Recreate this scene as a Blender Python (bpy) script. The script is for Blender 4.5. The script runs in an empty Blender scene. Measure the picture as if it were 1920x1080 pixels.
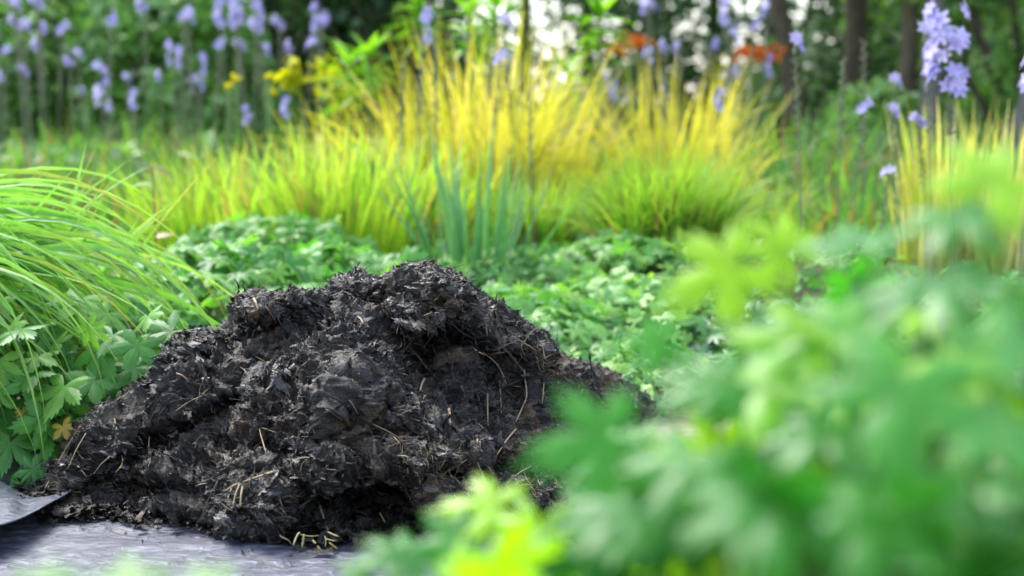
import bpy, math, random
import numpy as np
from mathutils import Vector

random.seed(7)
rng = np.random.default_rng(7)
scene = bpy.context.scene
C = scene.collection

# ------------------------------------------------------------------ camera
CAM_H, PITCH, FPX = 0.58, math.radians(5.6), 3200.0
cam = bpy.data.cameras.new("camera")
cam.sensor_width = 36.0
cam.lens = FPX / 1920 * 36
cam.clip_start = 0.05
cam.clip_end = 2000
cam.dof.use_dof = True
cam.dof.focus_distance = 2.46
cam.dof.aperture_fstop = 3.5
cam.dof.aperture_blades = 0
camo = bpy.data.objects.new("camera", cam)
camo.location = (0, 0, CAM_H)
camo.rotation_euler = (math.pi / 2 - PITCH, 0, 0)
C.objects.link(camo)
scene.camera = camo

# ------------------------------------------------------------------ light
SUN_EL, SUN_AZ = math.radians(56), math.radians(-40)      # azimuth from +Y, towards -X
w = bpy.data.worlds.new("World")
scene.world = w
w.use_nodes = True
nt = w.node_tree
nt.nodes.clear()
sky = nt.nodes.new('ShaderNodeTexSky')
sky.sky_type = 'NISHITA'
sky.sun_disc = False
sky.sun_elevation = SUN_EL
sky.sun_rotation = SUN_AZ
sky.air_density = 1.0
sky.dust_density = 2.5
sky.ozone_density = 1.5
hs = nt.nodes.new('ShaderNodeHueSaturation')
hs.inputs['Saturation'].default_value = 0.62
bg = nt.nodes.new('ShaderNodeBackground')
bg.inputs['Strength'].default_value = 0.15
ow = nt.nodes.new('ShaderNodeOutputWorld')
nt.links.new(sky.outputs[0], hs.inputs['Color'])
nt.links.new(hs.outputs[0], bg.inputs['Color'])
nt.links.new(bg.outputs[0], ow.inputs['Surface'])
sun = bpy.data.lights.new("sun", 'SUN')
sun.energy = 1.0
sun.angle = math.radians(25)
sun.color = (1.0, 0.97, 0.92)
suno = bpy.data.objects.new("sun", sun)
sd = Vector((math.sin(SUN_AZ) * math.cos(SUN_EL), math.cos(SUN_AZ) * math.cos(SUN_EL), math.sin(SUN_EL)))
suno.rotation_euler = sd.to_track_quat('Z', 'Y').to_euler()
suno.location = (0, 0, 20)
C.objects.link(suno)
scene.view_settings.view_transform = 'Standard'
scene.view_settings.look = 'None'
scene.view_settings.gamma = 1
scene.view_settings.exposure = 2.15
scene.render.resolution_x, scene.render.resolution_y = 1024, 576

# ------------------------------------------------------------------ helpers
cp, sp_ = math.cos(PITCH), math.sin(PITCH)


def P(px, py, D):
    """point on the sight line of photo pixel (px,py) standing D metres away (world y)"""
    a = (px - 960) / FPX
    b = -(py - 540) / FPX
    dy = cp + b * sp_
    dz = -sp_ + b * cp
    k = D / dy
    return np.array([a * k, D, CAM_H + dz * k])


def Gd(px, py):
    b = -(py - 540) / FPX
    dy = cp + b * sp_
    dz = -sp_ + b * cp
    k = -CAM_H / dz
    return np.array([(px - 960) / FPX * k, dy * k, 0.0])


def proj(v):
    x, y, z = v[..., 0], v[..., 1], v[..., 2] - CAM_H
    d = y * cp - z * sp_
    u = y * sp_ + z * cp
    return 960 + x / d * FPX, 540 - u / d * FPX


def perlin(p, seed=0):
    p = np.asarray(p, dtype=np.float32)
    i = np.floor(p).astype(np.int64)
    f = p - i
    u = f * f * f * (f * (f * 6 - 15) + 10)
    res = np.zeros(p.shape[0], dtype=np.float32)
    for dx in (0, 1):
        wx = u[:, 0] if dx else 1 - u[:, 0]
        for dy in (0, 1):
            wy = u[:, 1] if dy else 1 - u[:, 1]
            for dz in (0, 1):
                wz = u[:, 2] if dz else 1 - u[:, 2]
                h = ((i[:, 0] + dx) * 73856093) ^ ((i[:, 1] + dy) * 19349663) ^ ((i[:, 2] + dz) * 83492791) ^ (seed * 2654435761)
                h = (h ^ (h >> 13)) * 1274126177
                h = h ^ (h >> 16)
                gx = ((h & 255) / 127.5 - 1).astype(np.float32)
                gy = (((h >> 8) & 255) / 127.5 - 1).astype(np.float32)
                gz = (((h >> 16) & 255) / 127.5 - 1).astype(np.float32)
                res += wx * wy * wz * (gx * (f[:, 0] - dx) + gy * (f[:, 1] - dy) + gz * (f[:, 2] - dz))
    return res * 1.4


def make_mesh(name, verts, faces, attrs=None, smooth=True):
    """faces: list of (M,k) int arrays"""
    me = bpy.data.meshes.new(name)
    verts = np.asarray(verts, dtype=np.float32)
    faces = [np.asarray(f, dtype=np.int32) for f in faces if len(f)]
    loops = np.concatenate([f.ravel() for f in faces])
    sizes = np.concatenate([np.full(len(f), f.shape[1], dtype=np.int32) for f in faces])
    starts = np.concatenate([[0], np.cumsum(sizes)[:-1]]).astype(np.int32)
    me.vertices.add(len(verts))
    me.vertices.foreach_set('co', verts.ravel())
    me.loops.add(len(loops))
    me.loops.foreach_set('vertex_index', loops)
    me.polygons.add(len(sizes))
    me.polygons.foreach_set('loop_start', starts)
    me.polygons.foreach_set('loop_total', sizes)
    if smooth:
        me.polygons.foreach_set('use_smooth', np.ones(len(sizes), dtype=bool))
    for k, v in (attrs or {}).items():
        a = me.attributes.new(k, 'FLOAT', 'POINT')
        a.data.foreach_set('value', np.asarray(v, dtype=np.float32))
    me.update(calc_edges=True)
    return me


def obj(name, me, mat, parent=None, loc=None):
    o = bpy.data.objects.new(name, me)
    if mat is not None and me is not None and not me.materials:
        me.materials.append(mat)
    C.objects.link(o)
    if parent is not None:
        o.parent = parent
    if loc is not None:
        o.location = loc
    return o


def tag(o, label=None, cat=None, group=None, kind=None):
    if label: o['label'] = label
    if cat: o['category'] = cat
    if group: o['group'] = group
    if kind: o['kind'] = kind
    return o


def thing(name, label, cat, loc=(0, 0, 0), rz=0.0, group=None):
    o = bpy.data.objects.new(name, None)
    o.empty_display_size = 0.05
    C.objects.link(o)
    o.location = tuple(float(v) for v in loc)
    o.rotation_euler = (0, 0, rz)
    return tag(o, label, cat, group)


def dup(root, loc, rz, scale=1.0, label=None, group=None):
    r = root.copy()
    C.objects.link(r)
    r.location = tuple(float(v) for v in loc)
    r.rotation_euler = (0, 0, rz)
    r.scale = (scale, scale, scale)
    if label: r['label'] = label
    if group: r['group'] = group
    for ch in list(root.children):
        c = ch.copy(); C.objects.link(c); c.parent = r
        for g in list(ch.children):
            d = g.copy(); C.objects.link(d); d.parent = c
    return r


class Geo:
    """collects pieces that become ONE mesh"""
    def __init__(s):
        s.v, s.f, s.r, s.t, s.n = [], {}, [], [], 0

    def add(s, v, faces, r=None, t=None):
        v = np.asarray(v, dtype=np.float32).reshape(-1, 3)
        for f in faces:
            f = np.asarray(f)
            if len(f):
                s.f.setdefault(f.shape[1], []).append(f + s.n)
        s.v.append(v)
        s.r.append(np.zeros(len(v)) if r is None else np.broadcast_to(r, (len(v),)))
        s.t.append(np.zeros(len(v)) if t is None else np.broadcast_to(t, (len(v),)))
        s.n += len(v)
        return s

    def mesh(s, name, smooth=True):
        return make_mesh(name, np.concatenate(s.v), [np.concatenate(x) for x in s.f.values()],
                         {'rnd': np.concatenate(s.r), 'tip': np.concatenate(s.t)}, smooth)


def norm(a):
    return a / np.maximum(np.linalg.norm(a, axis=-1, keepdims=True), 1e-9)


def frames(nrm, fwd):
    """matrices whose z is nrm and y is fwd made perpendicular; (K,3,3)"""
    z = norm(nrm)
    y = norm(fwd - np.sum(fwd * z, -1, keepdims=True) * z)
    x = np.cross(y, z)
    return np.stack([x, y, z], -1)


def scatter(geo, tv, tf, tt, R, sc, loc, r=None):
    """template copies: tv (n,3), R (K,3,3), sc (K,) or (K,3), loc (K,3)"""
    K, n = len(loc), len(tv)
    sc = np.asarray(sc, dtype=np.float32)
    if sc.ndim == 1:
        sc = np.repeat(sc[:, None], 3, 1)
    v = np.einsum('kij,knj->kni', R, tv[None] * sc[:, None, :]) + loc[:, None, :]
    off = (np.arange(K) * n)[:, None, None]
    faces = [(f[None] + off).reshape(-1, f.shape[1]) for f in tf]
    r = rng.random(K) if r is None else r
    geo.add(v.reshape(-1, 3), faces, np.repeat(r, n), np.tile(tt, K))


def blades(geo, base, az, t0, t1, length, width, seg=8, p=1.3, fold=0.25, roll=None, r=None, tipw=1.6, wav=0.0):
    """grass blades: az azimuth, t0/t1 angle from vertical at root and tip"""
    K = len(base)
    az, t0, t1, length, width = [np.broadcast_to(np.asarray(a, dtype=np.float64), (K,)) for a in (az, t0, t1, length, width)]
    s = np.linspace(0, 1, seg + 1)
    th = t0[:, None] + (t1 - t0)[:, None] * s[None] ** p
    a2 = az[:, None] + wav * np.sin(s[None] * 3 + rng.random(K)[:, None] * 6)
    d = np.stack([np.sin(th) * np.cos(a2), np.sin(th) * np.sin(a2), np.cos(th)], -1)
    step = (length / seg)[:, None, None]
    pos = np.concatenate([np.zeros((K, 1, 3)), np.cumsum((d[:, :-1] + d[:, 1:]) / 2 * step, 1)], 1) + base[:, None]
    roll = rng.normal(0, 0.5, K) if roll is None else np.broadcast_to(roll, (K,))
    side0 = np.stack([-np.sin(a2), np.cos(a2), np.zeros_like(a2)], -1)
    up = np.cross(side0, d)
    rl = roll[:, None, None]
    side = side0 * np.cos(rl) + up * np.sin(rl)
    up = np.cross(side, d)
    ww = (width[:, None] * np.minimum(1, 0.45 + s[None] * 3) * (1 - s[None] ** tipw) + 0.0003)[..., None] * 0.5
    L = pos - side * ww + up * ww * fold * 2
    R = pos + side * ww + up * ww * fold * 2
    v = np.stack([L, pos, R], 2)
    n = (seg + 1) * 3
    k = np.arange(seg)[:, None] * 3
    f = np.concatenate([k + np.array([[0, 1, 4, 3]]), k + np.array([[1, 2, 5, 4]])])
    faces = (f[None] + (np.arange(K) * n)[:, None, None]).reshape(-1, 4)
    r = rng.random(K) if r is None else r
    geo.add(v.reshape(-1, 3), [faces], np.repeat(r, n), np.tile(np.repeat(s, 3), K))
    return pos


def tube(geo, pts, rads, n=6, r=0.5, t=0.0):
    pts = np.asarray(pts, dtype=np.float64)
    rads = np.broadcast_to(rads, (len(pts),))
    d = norm(np.gradient(pts, axis=0))
    ref = np.array([1.0, 0.13, 0.07]) if abs(d[0][0]) < 0.8 else np.array([0.1, 1.0, 0.2])
    a = norm(np.cross(d, ref))
    b = np.cross(d, a)
    ang = np.linspace(0, 2 * math.pi, n, endpoint=False)
    v = pts[:, None] + rads[:, None, None] * (a[:, None] * np.cos(ang)[None, :, None] + b[:, None] * np.sin(ang)[None, :, None])
    f = []
    for i in range(len(pts) - 1):
        for j in range(n):
            f.append((i * n + j, i * n + (j + 1) % n, (i + 1) * n + (j + 1) % n, (i + 1) * n + j))
    nv = len(pts) * n
    vv = np.concatenate([v.reshape(-1, 3), pts[:1], pts[-1:]])
    c = [(j, nv, (j + 1) % n) for j in range(n)] + [((len(pts) - 1) * n + j, (len(pts) - 1) * n + (j + 1) % n, nv + 1) for j in range(n)]
    geo.add(vv, [np.array(f), np.array(c)], r, t)


def bez(a, b, c, n=10):
    s = np.linspace(0, 1, n)[:, None]
    a, b, c = map(np.asarray, (a, b, c))
    return a * (1 - s) ** 2 + 2 * b * s * (1 - s) + c * s * s


# ------------------------------------------------------------------ leaf templates
def palmate(lobes=7, depth=0.62, spread=300, teeth=2, droop=0.16, rings=(0.3, 0.55, 0.8, 1.0), per=24, seed=0):
    """deeply cut palmate leaf, radius 1, petiole at origin, middle lobe along +y"""
    r_ = np.random.default_rng(seed)
    tot = math.radians(spread)
    n = lobes * per
    ang = np.linspace(-tot / 2, tot / 2, n + 1)
    ph = (ang + tot / 2) / tot * lobes
    k = np.minimum(np.floor(ph), lobes - 1).astype(int)
    fr = np.abs((ph - k) - 0.5) * 2              # 0 lobe axis, 1 sinus
    ls = 1 - 0.32 * np.abs((k + 0.5) - lobes / 2) / (lobes / 2) + r_.uniform(-.06, .06, lobes)[k]
    if teeth == 9:      # every lobe cut again into three pointed ones
        prof = np.interp(fr, [0, .20, .42, .60, .76, .90, 1], [1, .60, .86, .52, .60, .34, .24])
    elif teeth > 1:
        prof = np.interp(fr, [0, .167, .29, .42, .54, .67, .80, .92, 1], [1, .79, .89, .68, .77, .56, .60, 1.02 - depth, .88 - depth])
    else:
        prof = np.interp(fr, [0, .3, .6, 1], [1, .9, .75 * (1 - depth) + .25, 1 - depth])
    rad = ls * prof
    V = [(0, 0, 0)]
    T = [0]
    for q in rings:
        rr = rad if q == 1.0 else np.minimum(q, rad * (0.55 + 0.45 * q)) * (0.9 if q < 0.9 else 1)
        z = 0.10 * rr * (1 - fr) * 0.0 - 0.07 * fr * rr ** 0.5 * (q ** 0.5) - droop * rr ** 2 + 0.03
        V += list(zip(np.sin(ang) * rr, np.cos(ang) * rr, z))
        T += list(rr)
    V = np.array(V)
    f4, f3 = [], []
    m = n + 1
    for j in range(n):
        f3.append((0, 1 + j + 1, 1 + j))
        for i in range(len(rings) - 1):
            a = 1 + i * m + j
            f4.append((a, a + 1, a + 1 + m, a + m))
    return V, [np.array(f3), np.array(f4)], np.array(T)


def ovate(w=0.45, fold=0.15, droop=0.25, n=5, tipn=1.0):
    s = np.linspace(0, 1, n)
    ww = w * np.sin(np.pi * s ** 0.8) ** tipn * 0.5 + 0.002
    L = np.stack([-ww, s, -droop * s ** 2 + fold * ww], -1)
    M = np.stack([0 * s, s, -droop * s ** 2], -1)
    R = np.stack([ww, s, -droop * s ** 2 + fold * ww], -1)
    v = np.stack([L, M, R], 1).reshape(-1, 3)
    k = np.arange(n - 1)[:, None] * 3
    f = np.concatenate([k + np.array([[0, 3, 4, 1]]), k + np.array([[1, 4, 5, 2]])])
    return v, [f], np.repeat(s, 3)


PALM = [palmate(5, .60, 310, 3, .16, seed=1), palmate(7, .60, 320, 3, .28, seed=2), palmate(5, .58, 290, 3, .05, seed=3)]
NEARP = [palmate(5, .7, 320, 9, .18, per=30, seed=7), palmate(7, .7, 320, 9, .30, per=24, seed=8), palmate(5, .7, 290, 9, .08, per=30, seed=9)]
PALMLO = [palmate(5, .6, 290, 1, .2, rings=(0.5, 1.0), per=6, seed=4), palmate(7, .6, 300, 1, .3, rings=(0.5, 1.0), per=4, seed=5)]
ROUND = [palmate(5, .16, 320, 1, .12, rings=(0.5, 1.0), per=5, seed=6)]
OV = ovate()
NARROW = ovate(0.18, .1, .35, 6)
LOWOV = ovate(0.55, .2, .2, 4)


# ------------------------------------------------------------------ materials
def new_mat(name):
    m = bpy.data.materials.new(name)
    m.use_nodes = True
    n = m.node_tree
    n.nodes.clear()
    return m, n, n.nodes, n.links


def ramp(n, stops):
    r = n.nodes.new('ShaderNodeValToRGB')
    e = r.color_ramp.elements
    while len(e) < len(stops):
        e.new(0.5)
    for el, (p, c) in zip(e, stops):
        el.position = p
        el.color = (*c, 1)
    return r


def leaf_mat(name, cols, tips=None, tipamt=(0.5, 1.0), trans=0.4, rough=0.4, spec=0.5, noise=0.0, tcol=1.3):
    """cols: ramp over the per-leaf random value; tips: colours towards the blade tip"""
    m, n, N, L = new_mat(name)
    at = N.new('ShaderNodeAttribute'); at.attribute_name = 'rnd'
    st = [(i / max(1, len(cols) - 1), c) for i, c in enumerate(cols)]
    r = ramp(n, st)
    L.new(at.outputs['Fac'], r.inputs[0])
    col = r.outputs[0]
    if tips:
        at2 = N.new('ShaderNodeAttribute'); at2.attribute_name = 'tip'
        r2 = ramp(n, [(i / max(1, len(tips) - 1), c) for i, c in enumerate(tips)])
        L.new(at.outputs['Fac'], r2.inputs[0])
        mr = N.new('ShaderNodeMapRange')
        mr.inputs['From Min'].default_value = tipamt[0]
        mr.inputs['From Max'].default_value = tipamt[1]
        L.new(at2.outputs['Fac'], mr.inputs['Value'])
        mx = N.new('ShaderNodeMix'); mx.data_type = 'RGBA'
        L.new(mr.outputs[0], mx.inputs['Factor'])
        L.new(col, mx.inputs['A']); L.new(r2.outputs[0], mx.inputs['B'])
        col = mx.outputs['Result']
    tc = N.new('ShaderNodeTexCoord')
    nz = N.new('ShaderNodeTexNoise')
    nz.inputs['Scale'].default_value = 38
    nz.inputs['Detail'].default_value = 3
    L.new(tc.outputs['Object'], nz.inputs['Vector'])
    mr = N.new('ShaderNodeMapRange')
    mr.inputs['From Min'].default_value = 0.3; mr.inputs['From Max'].default_value = 0.7
    mr.inputs['To Min'].default_value = 0.82; mr.inputs['To Max'].default_value = 1.16
    L.new(nz.outputs['Fac'], mr.inputs['Value'])
    mu = N.new('ShaderNodeVectorMath'); mu.operation = 'SCALE'
    L.new(col, mu.inputs[0]); L.new(mr.outputs[0], mu.inputs['Scale'])
    pb = N.new('ShaderNodeBsdfPrincipled')
    pb.inputs['Roughness'].default_value = rough
    pb.inputs['Specular IOR Level'].default_value = spec
    L.new(mu.outputs[0], pb.inputs['Base Color'])
    bp = N.new('ShaderNodeBump'); bp.inputs['Strength'].default_value = 0.35; bp.inputs['Distance'].default_value = 0.003
    L.new(nz.outputs['Fac'], bp.inputs['Height']); L.new(bp.outputs[0], pb.inputs['Normal'])
    tr = N.new('ShaderNodeBsdfTranslucent')
    m2 = N.new('ShaderNodeVectorMath'); m2.operation = 'MULTIPLY'
    m2.inputs[1].default_value = (tcol * 1.1, tcol * 1.15, tcol * 0.45)
    L.new(mu.outputs[0], m2.inputs[0]); L.new(m2.outputs[0], tr.inputs['Color'])
    ms = N.new('ShaderNodeMixShader'); ms.inputs[0].default_value = trans
    L.new(pb.outputs[0], ms.inputs[1]); L.new(tr.outputs[0], ms.inputs[2])
    o = N.new('ShaderNodeOutputMaterial')
    L.new(ms.outputs[0], o.inputs['Surface'])
    return m


def solid_mat(name, c1, c2, scale=20, rough=0.8, spec=0.3, bump=0.4, dist=0.01, stretch=(1, 1, 1), detail=6, lo=.35, hi=.65, attr=False):
    m, n, N, L = new_mat(name)
    tc = N.new('ShaderNodeTexCoord')
    mp = N.new('ShaderNodeMapping'); mp.inputs['Scale'].default_value = stretch
    L.new(tc.outputs['Object'], mp.inputs[0])
    nz = N.new('ShaderNodeTexNoise')
    nz.inputs['Scale'].default_value = scale; nz.inputs['Detail'].default_value = detail
    nz.inputs['Roughness'].default_value = 0.65
    L.new(mp.outputs[0], nz.inputs['Vector'])
    r = ramp(n, [(lo, c1), (hi, c2)])
    if attr:
        at = N.new('ShaderNodeAttribute'); at.attribute_name = 'rnd'
        L.new(at.outputs['Fac'], r.inputs[0])
    else:
        L.new(nz.outputs['Fac'], r.inputs[0])
    pb = N.new('ShaderNodeBsdfPrincipled')
    pb.inputs['Roughness'].default_value = rough
    pb.inputs['Specular IOR Level'].default_value = spec
    L.new(r.outputs[0], pb.inputs['Base Color'])
    bp = N.new('ShaderNodeBump'); bp.inputs['Strength'].default_value = bump; bp.inputs['Distance'].default_value = dist
    L.new(nz.outputs['Fac'], bp.inputs['Height']); L.new(bp.outputs[0], pb.inputs['Normal'])
    o = N.new('ShaderNodeOutputMaterial')
    L.new(pb.outputs[0], o.inputs['Surface'])
    return m


M = {}
M['soil'] = solid_mat('soil', (.02, .013, .009), (.075, .05, .035), 14, .85, .3, .8, .02)
M['path'] = solid_mat('gritty_path', (.16, .11, .09), (.36, .29, .26), 25, .8, .3, .8, .01)
M['bark'] = solid_mat('bark', (.045, .04, .028), (.15, .13, .085), 9, .85, .2, 1, .03, (3, 3, .6))
M['greybark'] = solid_mat('grey_bark', (.08, .08, .075), (.2, .19, .18), 9, .85, .2, 1, .03, (3, 3, .6))
M['geranium'] = leaf_mat('geranium_leaf', [(.045, .19, .035), (.09, .29, .05), (.17, .38, .06)], trans=.42, rough=.42, spec=.45)
M['geranium_near'] = leaf_mat('near_geranium_leaf', [(.014, .13, .012), (.05, .27, .022), (.26, .50, .006)], trans=.42, rough=.36, spec=.45)
M['yellowed'] = leaf_mat('yellowed_leaf', [(.35, .24, .02), (.5, .36, .04)], trans=.4)
M['stem'] = leaf_mat('stem_green', [(.07, .17, .03), (.13, .24, .05)], trans=.1)
M['redstem'] = leaf_mat('stem_red', [(.22, .06, .04), (.2, .1, .05)], trans=.1)
M['blade_left'] = leaf_mat('arching_blade', [(.09, .27, .06), (.12, .31, .07), (.15, .36, .09), (.20, .42, .12), (.26, .46, .16)],
                           [(.40, .30, .12), (.16, .36, .08), (.20, .40, .09), (.24, .44, .10), (.34, .48, .14)], (.6, 1), trans=.45, rough=.45, spec=.4)
M['lime'] = leaf_mat('lime_blade', [(.28, .20, .08), (.10, .24, .02), (.16, .32, .02), (.24, .40, .03), (.34, .44, .05)],
                     [(.38, .30, .10), (.22, .42, .05), (.30, .48, .06), (.38, .50, .09), (.48, .52, .14)], (.3, 1), trans=.45, rough=.42, spec=.4)
M['gold'] = leaf_mat('gold_blade', [(.30, .22, .08), (.12, .26, .02), (.20, .34, .03), (.32, .40, .03), (.42, .44, .04), (.48, .46, .06)],
                     [(.46, .48, .04), (.60, .56, .06), (.64, .55, .10), (.60, .50, .22)], (.15, .7), trans=.42, rough=.45, spec=.35)
M['green_tuft'] = leaf_mat('green_blade', [(.30, .19, .08), (.04, .15, .02), (.10, .28, .03), (.20, .38, .05)],
                           [(.2, .40, .05), (.34, .48, .06)], (.4, 1), trans=.42, rough=.42, spec=.45)
M['strap'] = leaf_mat('strap_leaf', [(.06, .20, .07), (.11, .28, .12)], [(.11, .27, .12), (.17, .34, .19)], trans=.3, rough=.4, spec=.6)
M['meadow'] = leaf_mat('meadow_leaf', [(.30, .19, .08), (.06, .20, .05), (.12, .30, .06), (.20, .38, .06)], trans=.42, rough=.4, spec=.5)
M['dark_iris'] = leaf_mat('iris_leaf', [(.02, .10, .02), (.04, .15, .03)], trans=.3, rough=.4)
M['seedleaf'] = leaf_mat('seedling_leaf', [(.2, .26, .06), (.36, .24, .10)], trans=.35)
M['cream'] = leaf_mat('cream_blade', [(.35, .42, .06), (.55, .5, .16), (.65, .6, .28)], trans=.4)
M['lowleaf'] = leaf_mat('ground_leaf', [(.05, .19, .04), (.12, .33, .08), (.23, .43, .08)], trans=.4, rough=.42, spec=.42)
M['bluish'] = leaf_mat('bluish_leaf', [(.05, .15, .07), (.08, .2, .09)], trans=.3, rough=.42, spec=.6)
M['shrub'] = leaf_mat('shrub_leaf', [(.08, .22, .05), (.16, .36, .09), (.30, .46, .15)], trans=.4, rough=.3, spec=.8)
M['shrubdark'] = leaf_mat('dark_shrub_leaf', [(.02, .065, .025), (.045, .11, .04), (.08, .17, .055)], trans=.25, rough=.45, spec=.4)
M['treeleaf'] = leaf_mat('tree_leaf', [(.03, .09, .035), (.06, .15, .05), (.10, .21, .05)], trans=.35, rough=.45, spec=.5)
M['whorl'] = leaf_mat('whorl_leaf', [(.12, .32, .02), (.2, .42, .03)], trans=.42, rough=.4)
M['petal'] = leaf_mat('lilac_petal', [(.34, .31, .62), (.44, .41, .70), (.55, .52, .76)], trans=.3, rough=.6, spec=.2, tcol=1.0)
M['petal'].node_tree.nodes  # petals keep their own hue when light shines through
for nd in M['petal'].node_tree.nodes:
    if nd.type == 'VECT_MATH' and nd.operation == 'MULTIPLY':
        nd.inputs[1].default_value = (1, 1, 1.1)
M['bud'] = leaf_mat('spent_bud', [(.09, .14, .06), (.15, .18, .10), (.20, .18, .17)], trans=.15)
M['orange'] = leaf_mat('orange_petal', [(.62, .14, .02), (.75, .22, .03)], trans=.3, rough=.6, spec=.2)
M['yellow'] = leaf_mat('yellow_petal', [(.78, .68, .008), (.84, .76, .01)], trans=.3, rough=.6, spec=.2)
M['euph'] = leaf_mat('acid_bract', [(.38, .46, .01), (.6, .55, .01)], trans=.4, rough=.5, spec=.3)


# manure: nearly black, damp
def manure_mat(name='damp_manure', spec=.36, r0=.2, r1=.5):
    m, n, N, L = new_mat(name)
    tc = N.new('ShaderNodeTexCoord')
    nz = N.new('ShaderNodeTexNoise'); nz.inputs['Scale'].default_value = 9; nz.inputs['Detail'].default_value = 8; nz.inputs['Roughness'].default_value = .7
    nz.inputs['Distortion'].default_value = .6
    L.new(tc.outputs['Object'], nz.inputs['Vector'])
    r = ramp(n, [(.3, (.002, .002, .0024)), (.49, (.0045, .004, .004)), (.60, (.019, .0125, .0075)), (.74, (.085, .055, .030))])
    at = N.new('ShaderNodeAttribute'); at.attribute_name = 'rnd'
    ad = N.new('ShaderNodeMath'); ad.operation = 'MULTIPLY_ADD'
    ad.inputs[1].default_value = .34; ad.inputs[2].default_value = -.15
    L.new(at.outputs['Fac'], ad.inputs[0])
    a2 = N.new('ShaderNodeMath'); L.new(ad.outputs[0], a2.inputs[0]); L.new(nz.outputs['Fac'], a2.inputs[1])
    L.new(a2.outputs[0], r.inputs[0])
    mp = N.new('ShaderNodeMapping'); mp.inputs['Scale'].default_value = (60, 100, 150); mp.inputs['Rotation'].default_value = (0, .5, 0)
    L.new(tc.outputs['Object'], mp.inputs[0])
    n2 = N.new('ShaderNodeTexNoise'); n2.inputs['Scale'].default_value = 1; n2.inputs['Detail'].default_value = 6; n2.inputs['Distortion'].default_value = 1.2
    n2.inputs['Roughness'].default_value = .7
    L.new(mp.outputs[0], n2.inputs['Vector'])
    bp = N.new('ShaderNodeBump'); bp.inputs['Strength'].default_value = .9; bp.inputs['Distance'].default_value = .004
    L.new(n2.outputs['Fac'], bp.inputs['Height'])
    pb = N.new('ShaderNodeBsdfPrincipled')
    pb.inputs['Specular IOR Level'].default_value = spec
    mr = N.new('ShaderNodeMapRange'); mr.inputs['From Min'].default_value = .35; mr.inputs['From Max'].default_value = .65
    mr.inputs['To Min'].default_value = r0; mr.inputs['To Max'].default_value = r1
    L.new(n2.outputs['Fac'], mr.inputs['Value']); L.new(mr.outputs[0], pb.inputs['Roughness'])
    L.new(r.outputs[0], pb.inputs['Base Color']); L.new(bp.outputs[0], pb.inputs['Normal'])
    o = N.new('ShaderNodeOutputMaterial'); L.new(pb.outputs[0], o.inputs['Surface'])
    return m


M['manure'] = manure_mat()
M['wetflake'] = manure_mat('wet_manure_flake', .85, .14, .40)
M['fibre'] = solid_mat('dark_fibre', (.005, .005, .005), (.085, .06, .04), 60, .36, .45, .3, .002, attr=True, lo=.3, hi=1.0)
M['straw'] = solid_mat('old_straw', (.07, .05, .03), (.42, .32, .19), 60, .6, .35, .3, .002, attr=True, lo=0, hi=1.0)
M['freshstraw'] = solid_mat('fresh_straw', (.42, .33, .12), (.62, .52, .25), 60, .55, .4, .3, .002, attr=True, lo=0, hi=1.0)


def sheet_mat():
    m, n, N, L = new_mat('grey_membrane')
    tc = N.new('ShaderNodeTexCoord')
    mp = N.new('ShaderNodeMapping'); mp.inputs['Scale'].default_value = (12, 22, 20); mp.inputs['Rotation'].default_value = (0, 0, .12)
    L.new(tc.outputs['Object'], mp.inputs[0])
    nz = N.new('ShaderNodeTexNoise'); nz.inputs['Scale'].default_value = 2.2; nz.inputs['Detail'].default_value = 7
    nz.inputs['Distortion'].default_value = 1.5; nz.inputs['Roughness'].default_value = .62
    L.new(mp.outputs[0], nz.inputs['Vector'])
    r = ramp(n, [(.32, (.035, .038, .055)), (.5, (.065, .072, .10)), (.66, (.17, .18, .23))])
    L.new(nz.outputs['Fac'], r.inputs[0])
    bp = N.new('ShaderNodeBump'); bp.inputs['Strength'].default_value = .7; bp.inputs['Distance'].default_value = .008
    L.new(nz.outputs['Fac'], bp.inputs['Height'])
    pb = N.new('ShaderNodeBsdfPrincipled')
    pb.inputs['Roughness'].default_value = .36; pb.inputs['Specular IOR Level'].default_value = .5
    L.new(r.outputs[0], pb.inputs['Base Color']); L.new(bp.outputs[0], pb.inputs['Normal'])
    o = N.new('ShaderNodeOutputMaterial'); L.new(pb.outputs[0], o.inputs['Surface'])
    return m


M['sheet'] = sheet_mat()


def grid_faces(nx, ny):
    a = (np.arange(ny - 1)[:, None] * nx + np.arange(nx - 1)[None]).ravel()
    return np.stack([a, a + 1, a + nx + 1, a + nx], -1)


# ------------------------------------------------------------------ ground
def bedz(y):
    t = np.clip((np.asarray(y, dtype=float) - 3.7) / 1.1, 0, 1)
    f = np.clip((np.asarray(y, dtype=float) - 16) / 40, 0, 1)
    return .15 * t * t * (3 - 2 * t) - 1.2 * f


def ground_z(x, y):
    q = np.stack([np.asarray(x) * .9, np.asarray(y) * .9, 0 * np.asarray(x)], -1).reshape(-1, 3)
    h = perlin(q, 3).reshape(np.shape(x)) * .03
    far = np.clip((np.asarray(y) - 3.3) / 1.0, 0, 1)
    return h * far - 0.01 + bedz(y)


ys = np.concatenate([np.linspace(-6, 1, 10), np.linspace(1.1, 6, 90), np.linspace(6.1, 16, 60), np.geomspace(17, 1500, 24)])
xs = np.concatenate([-np.geomspace(1500, 8, 20), np.linspace(-7.5, 7.5, 160), np.geomspace(8, 1500, 20)])
X, Y = np.meshgrid(xs, ys)
Z = ground_z(X, Y)
me = make_mesh('ground', np.stack([X, Y, Z], -1).reshape(-1, 3), [grid_faces(len(xs), len(ys))])
tag(obj('ground', me, M['soil']), kind='structure')

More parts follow.
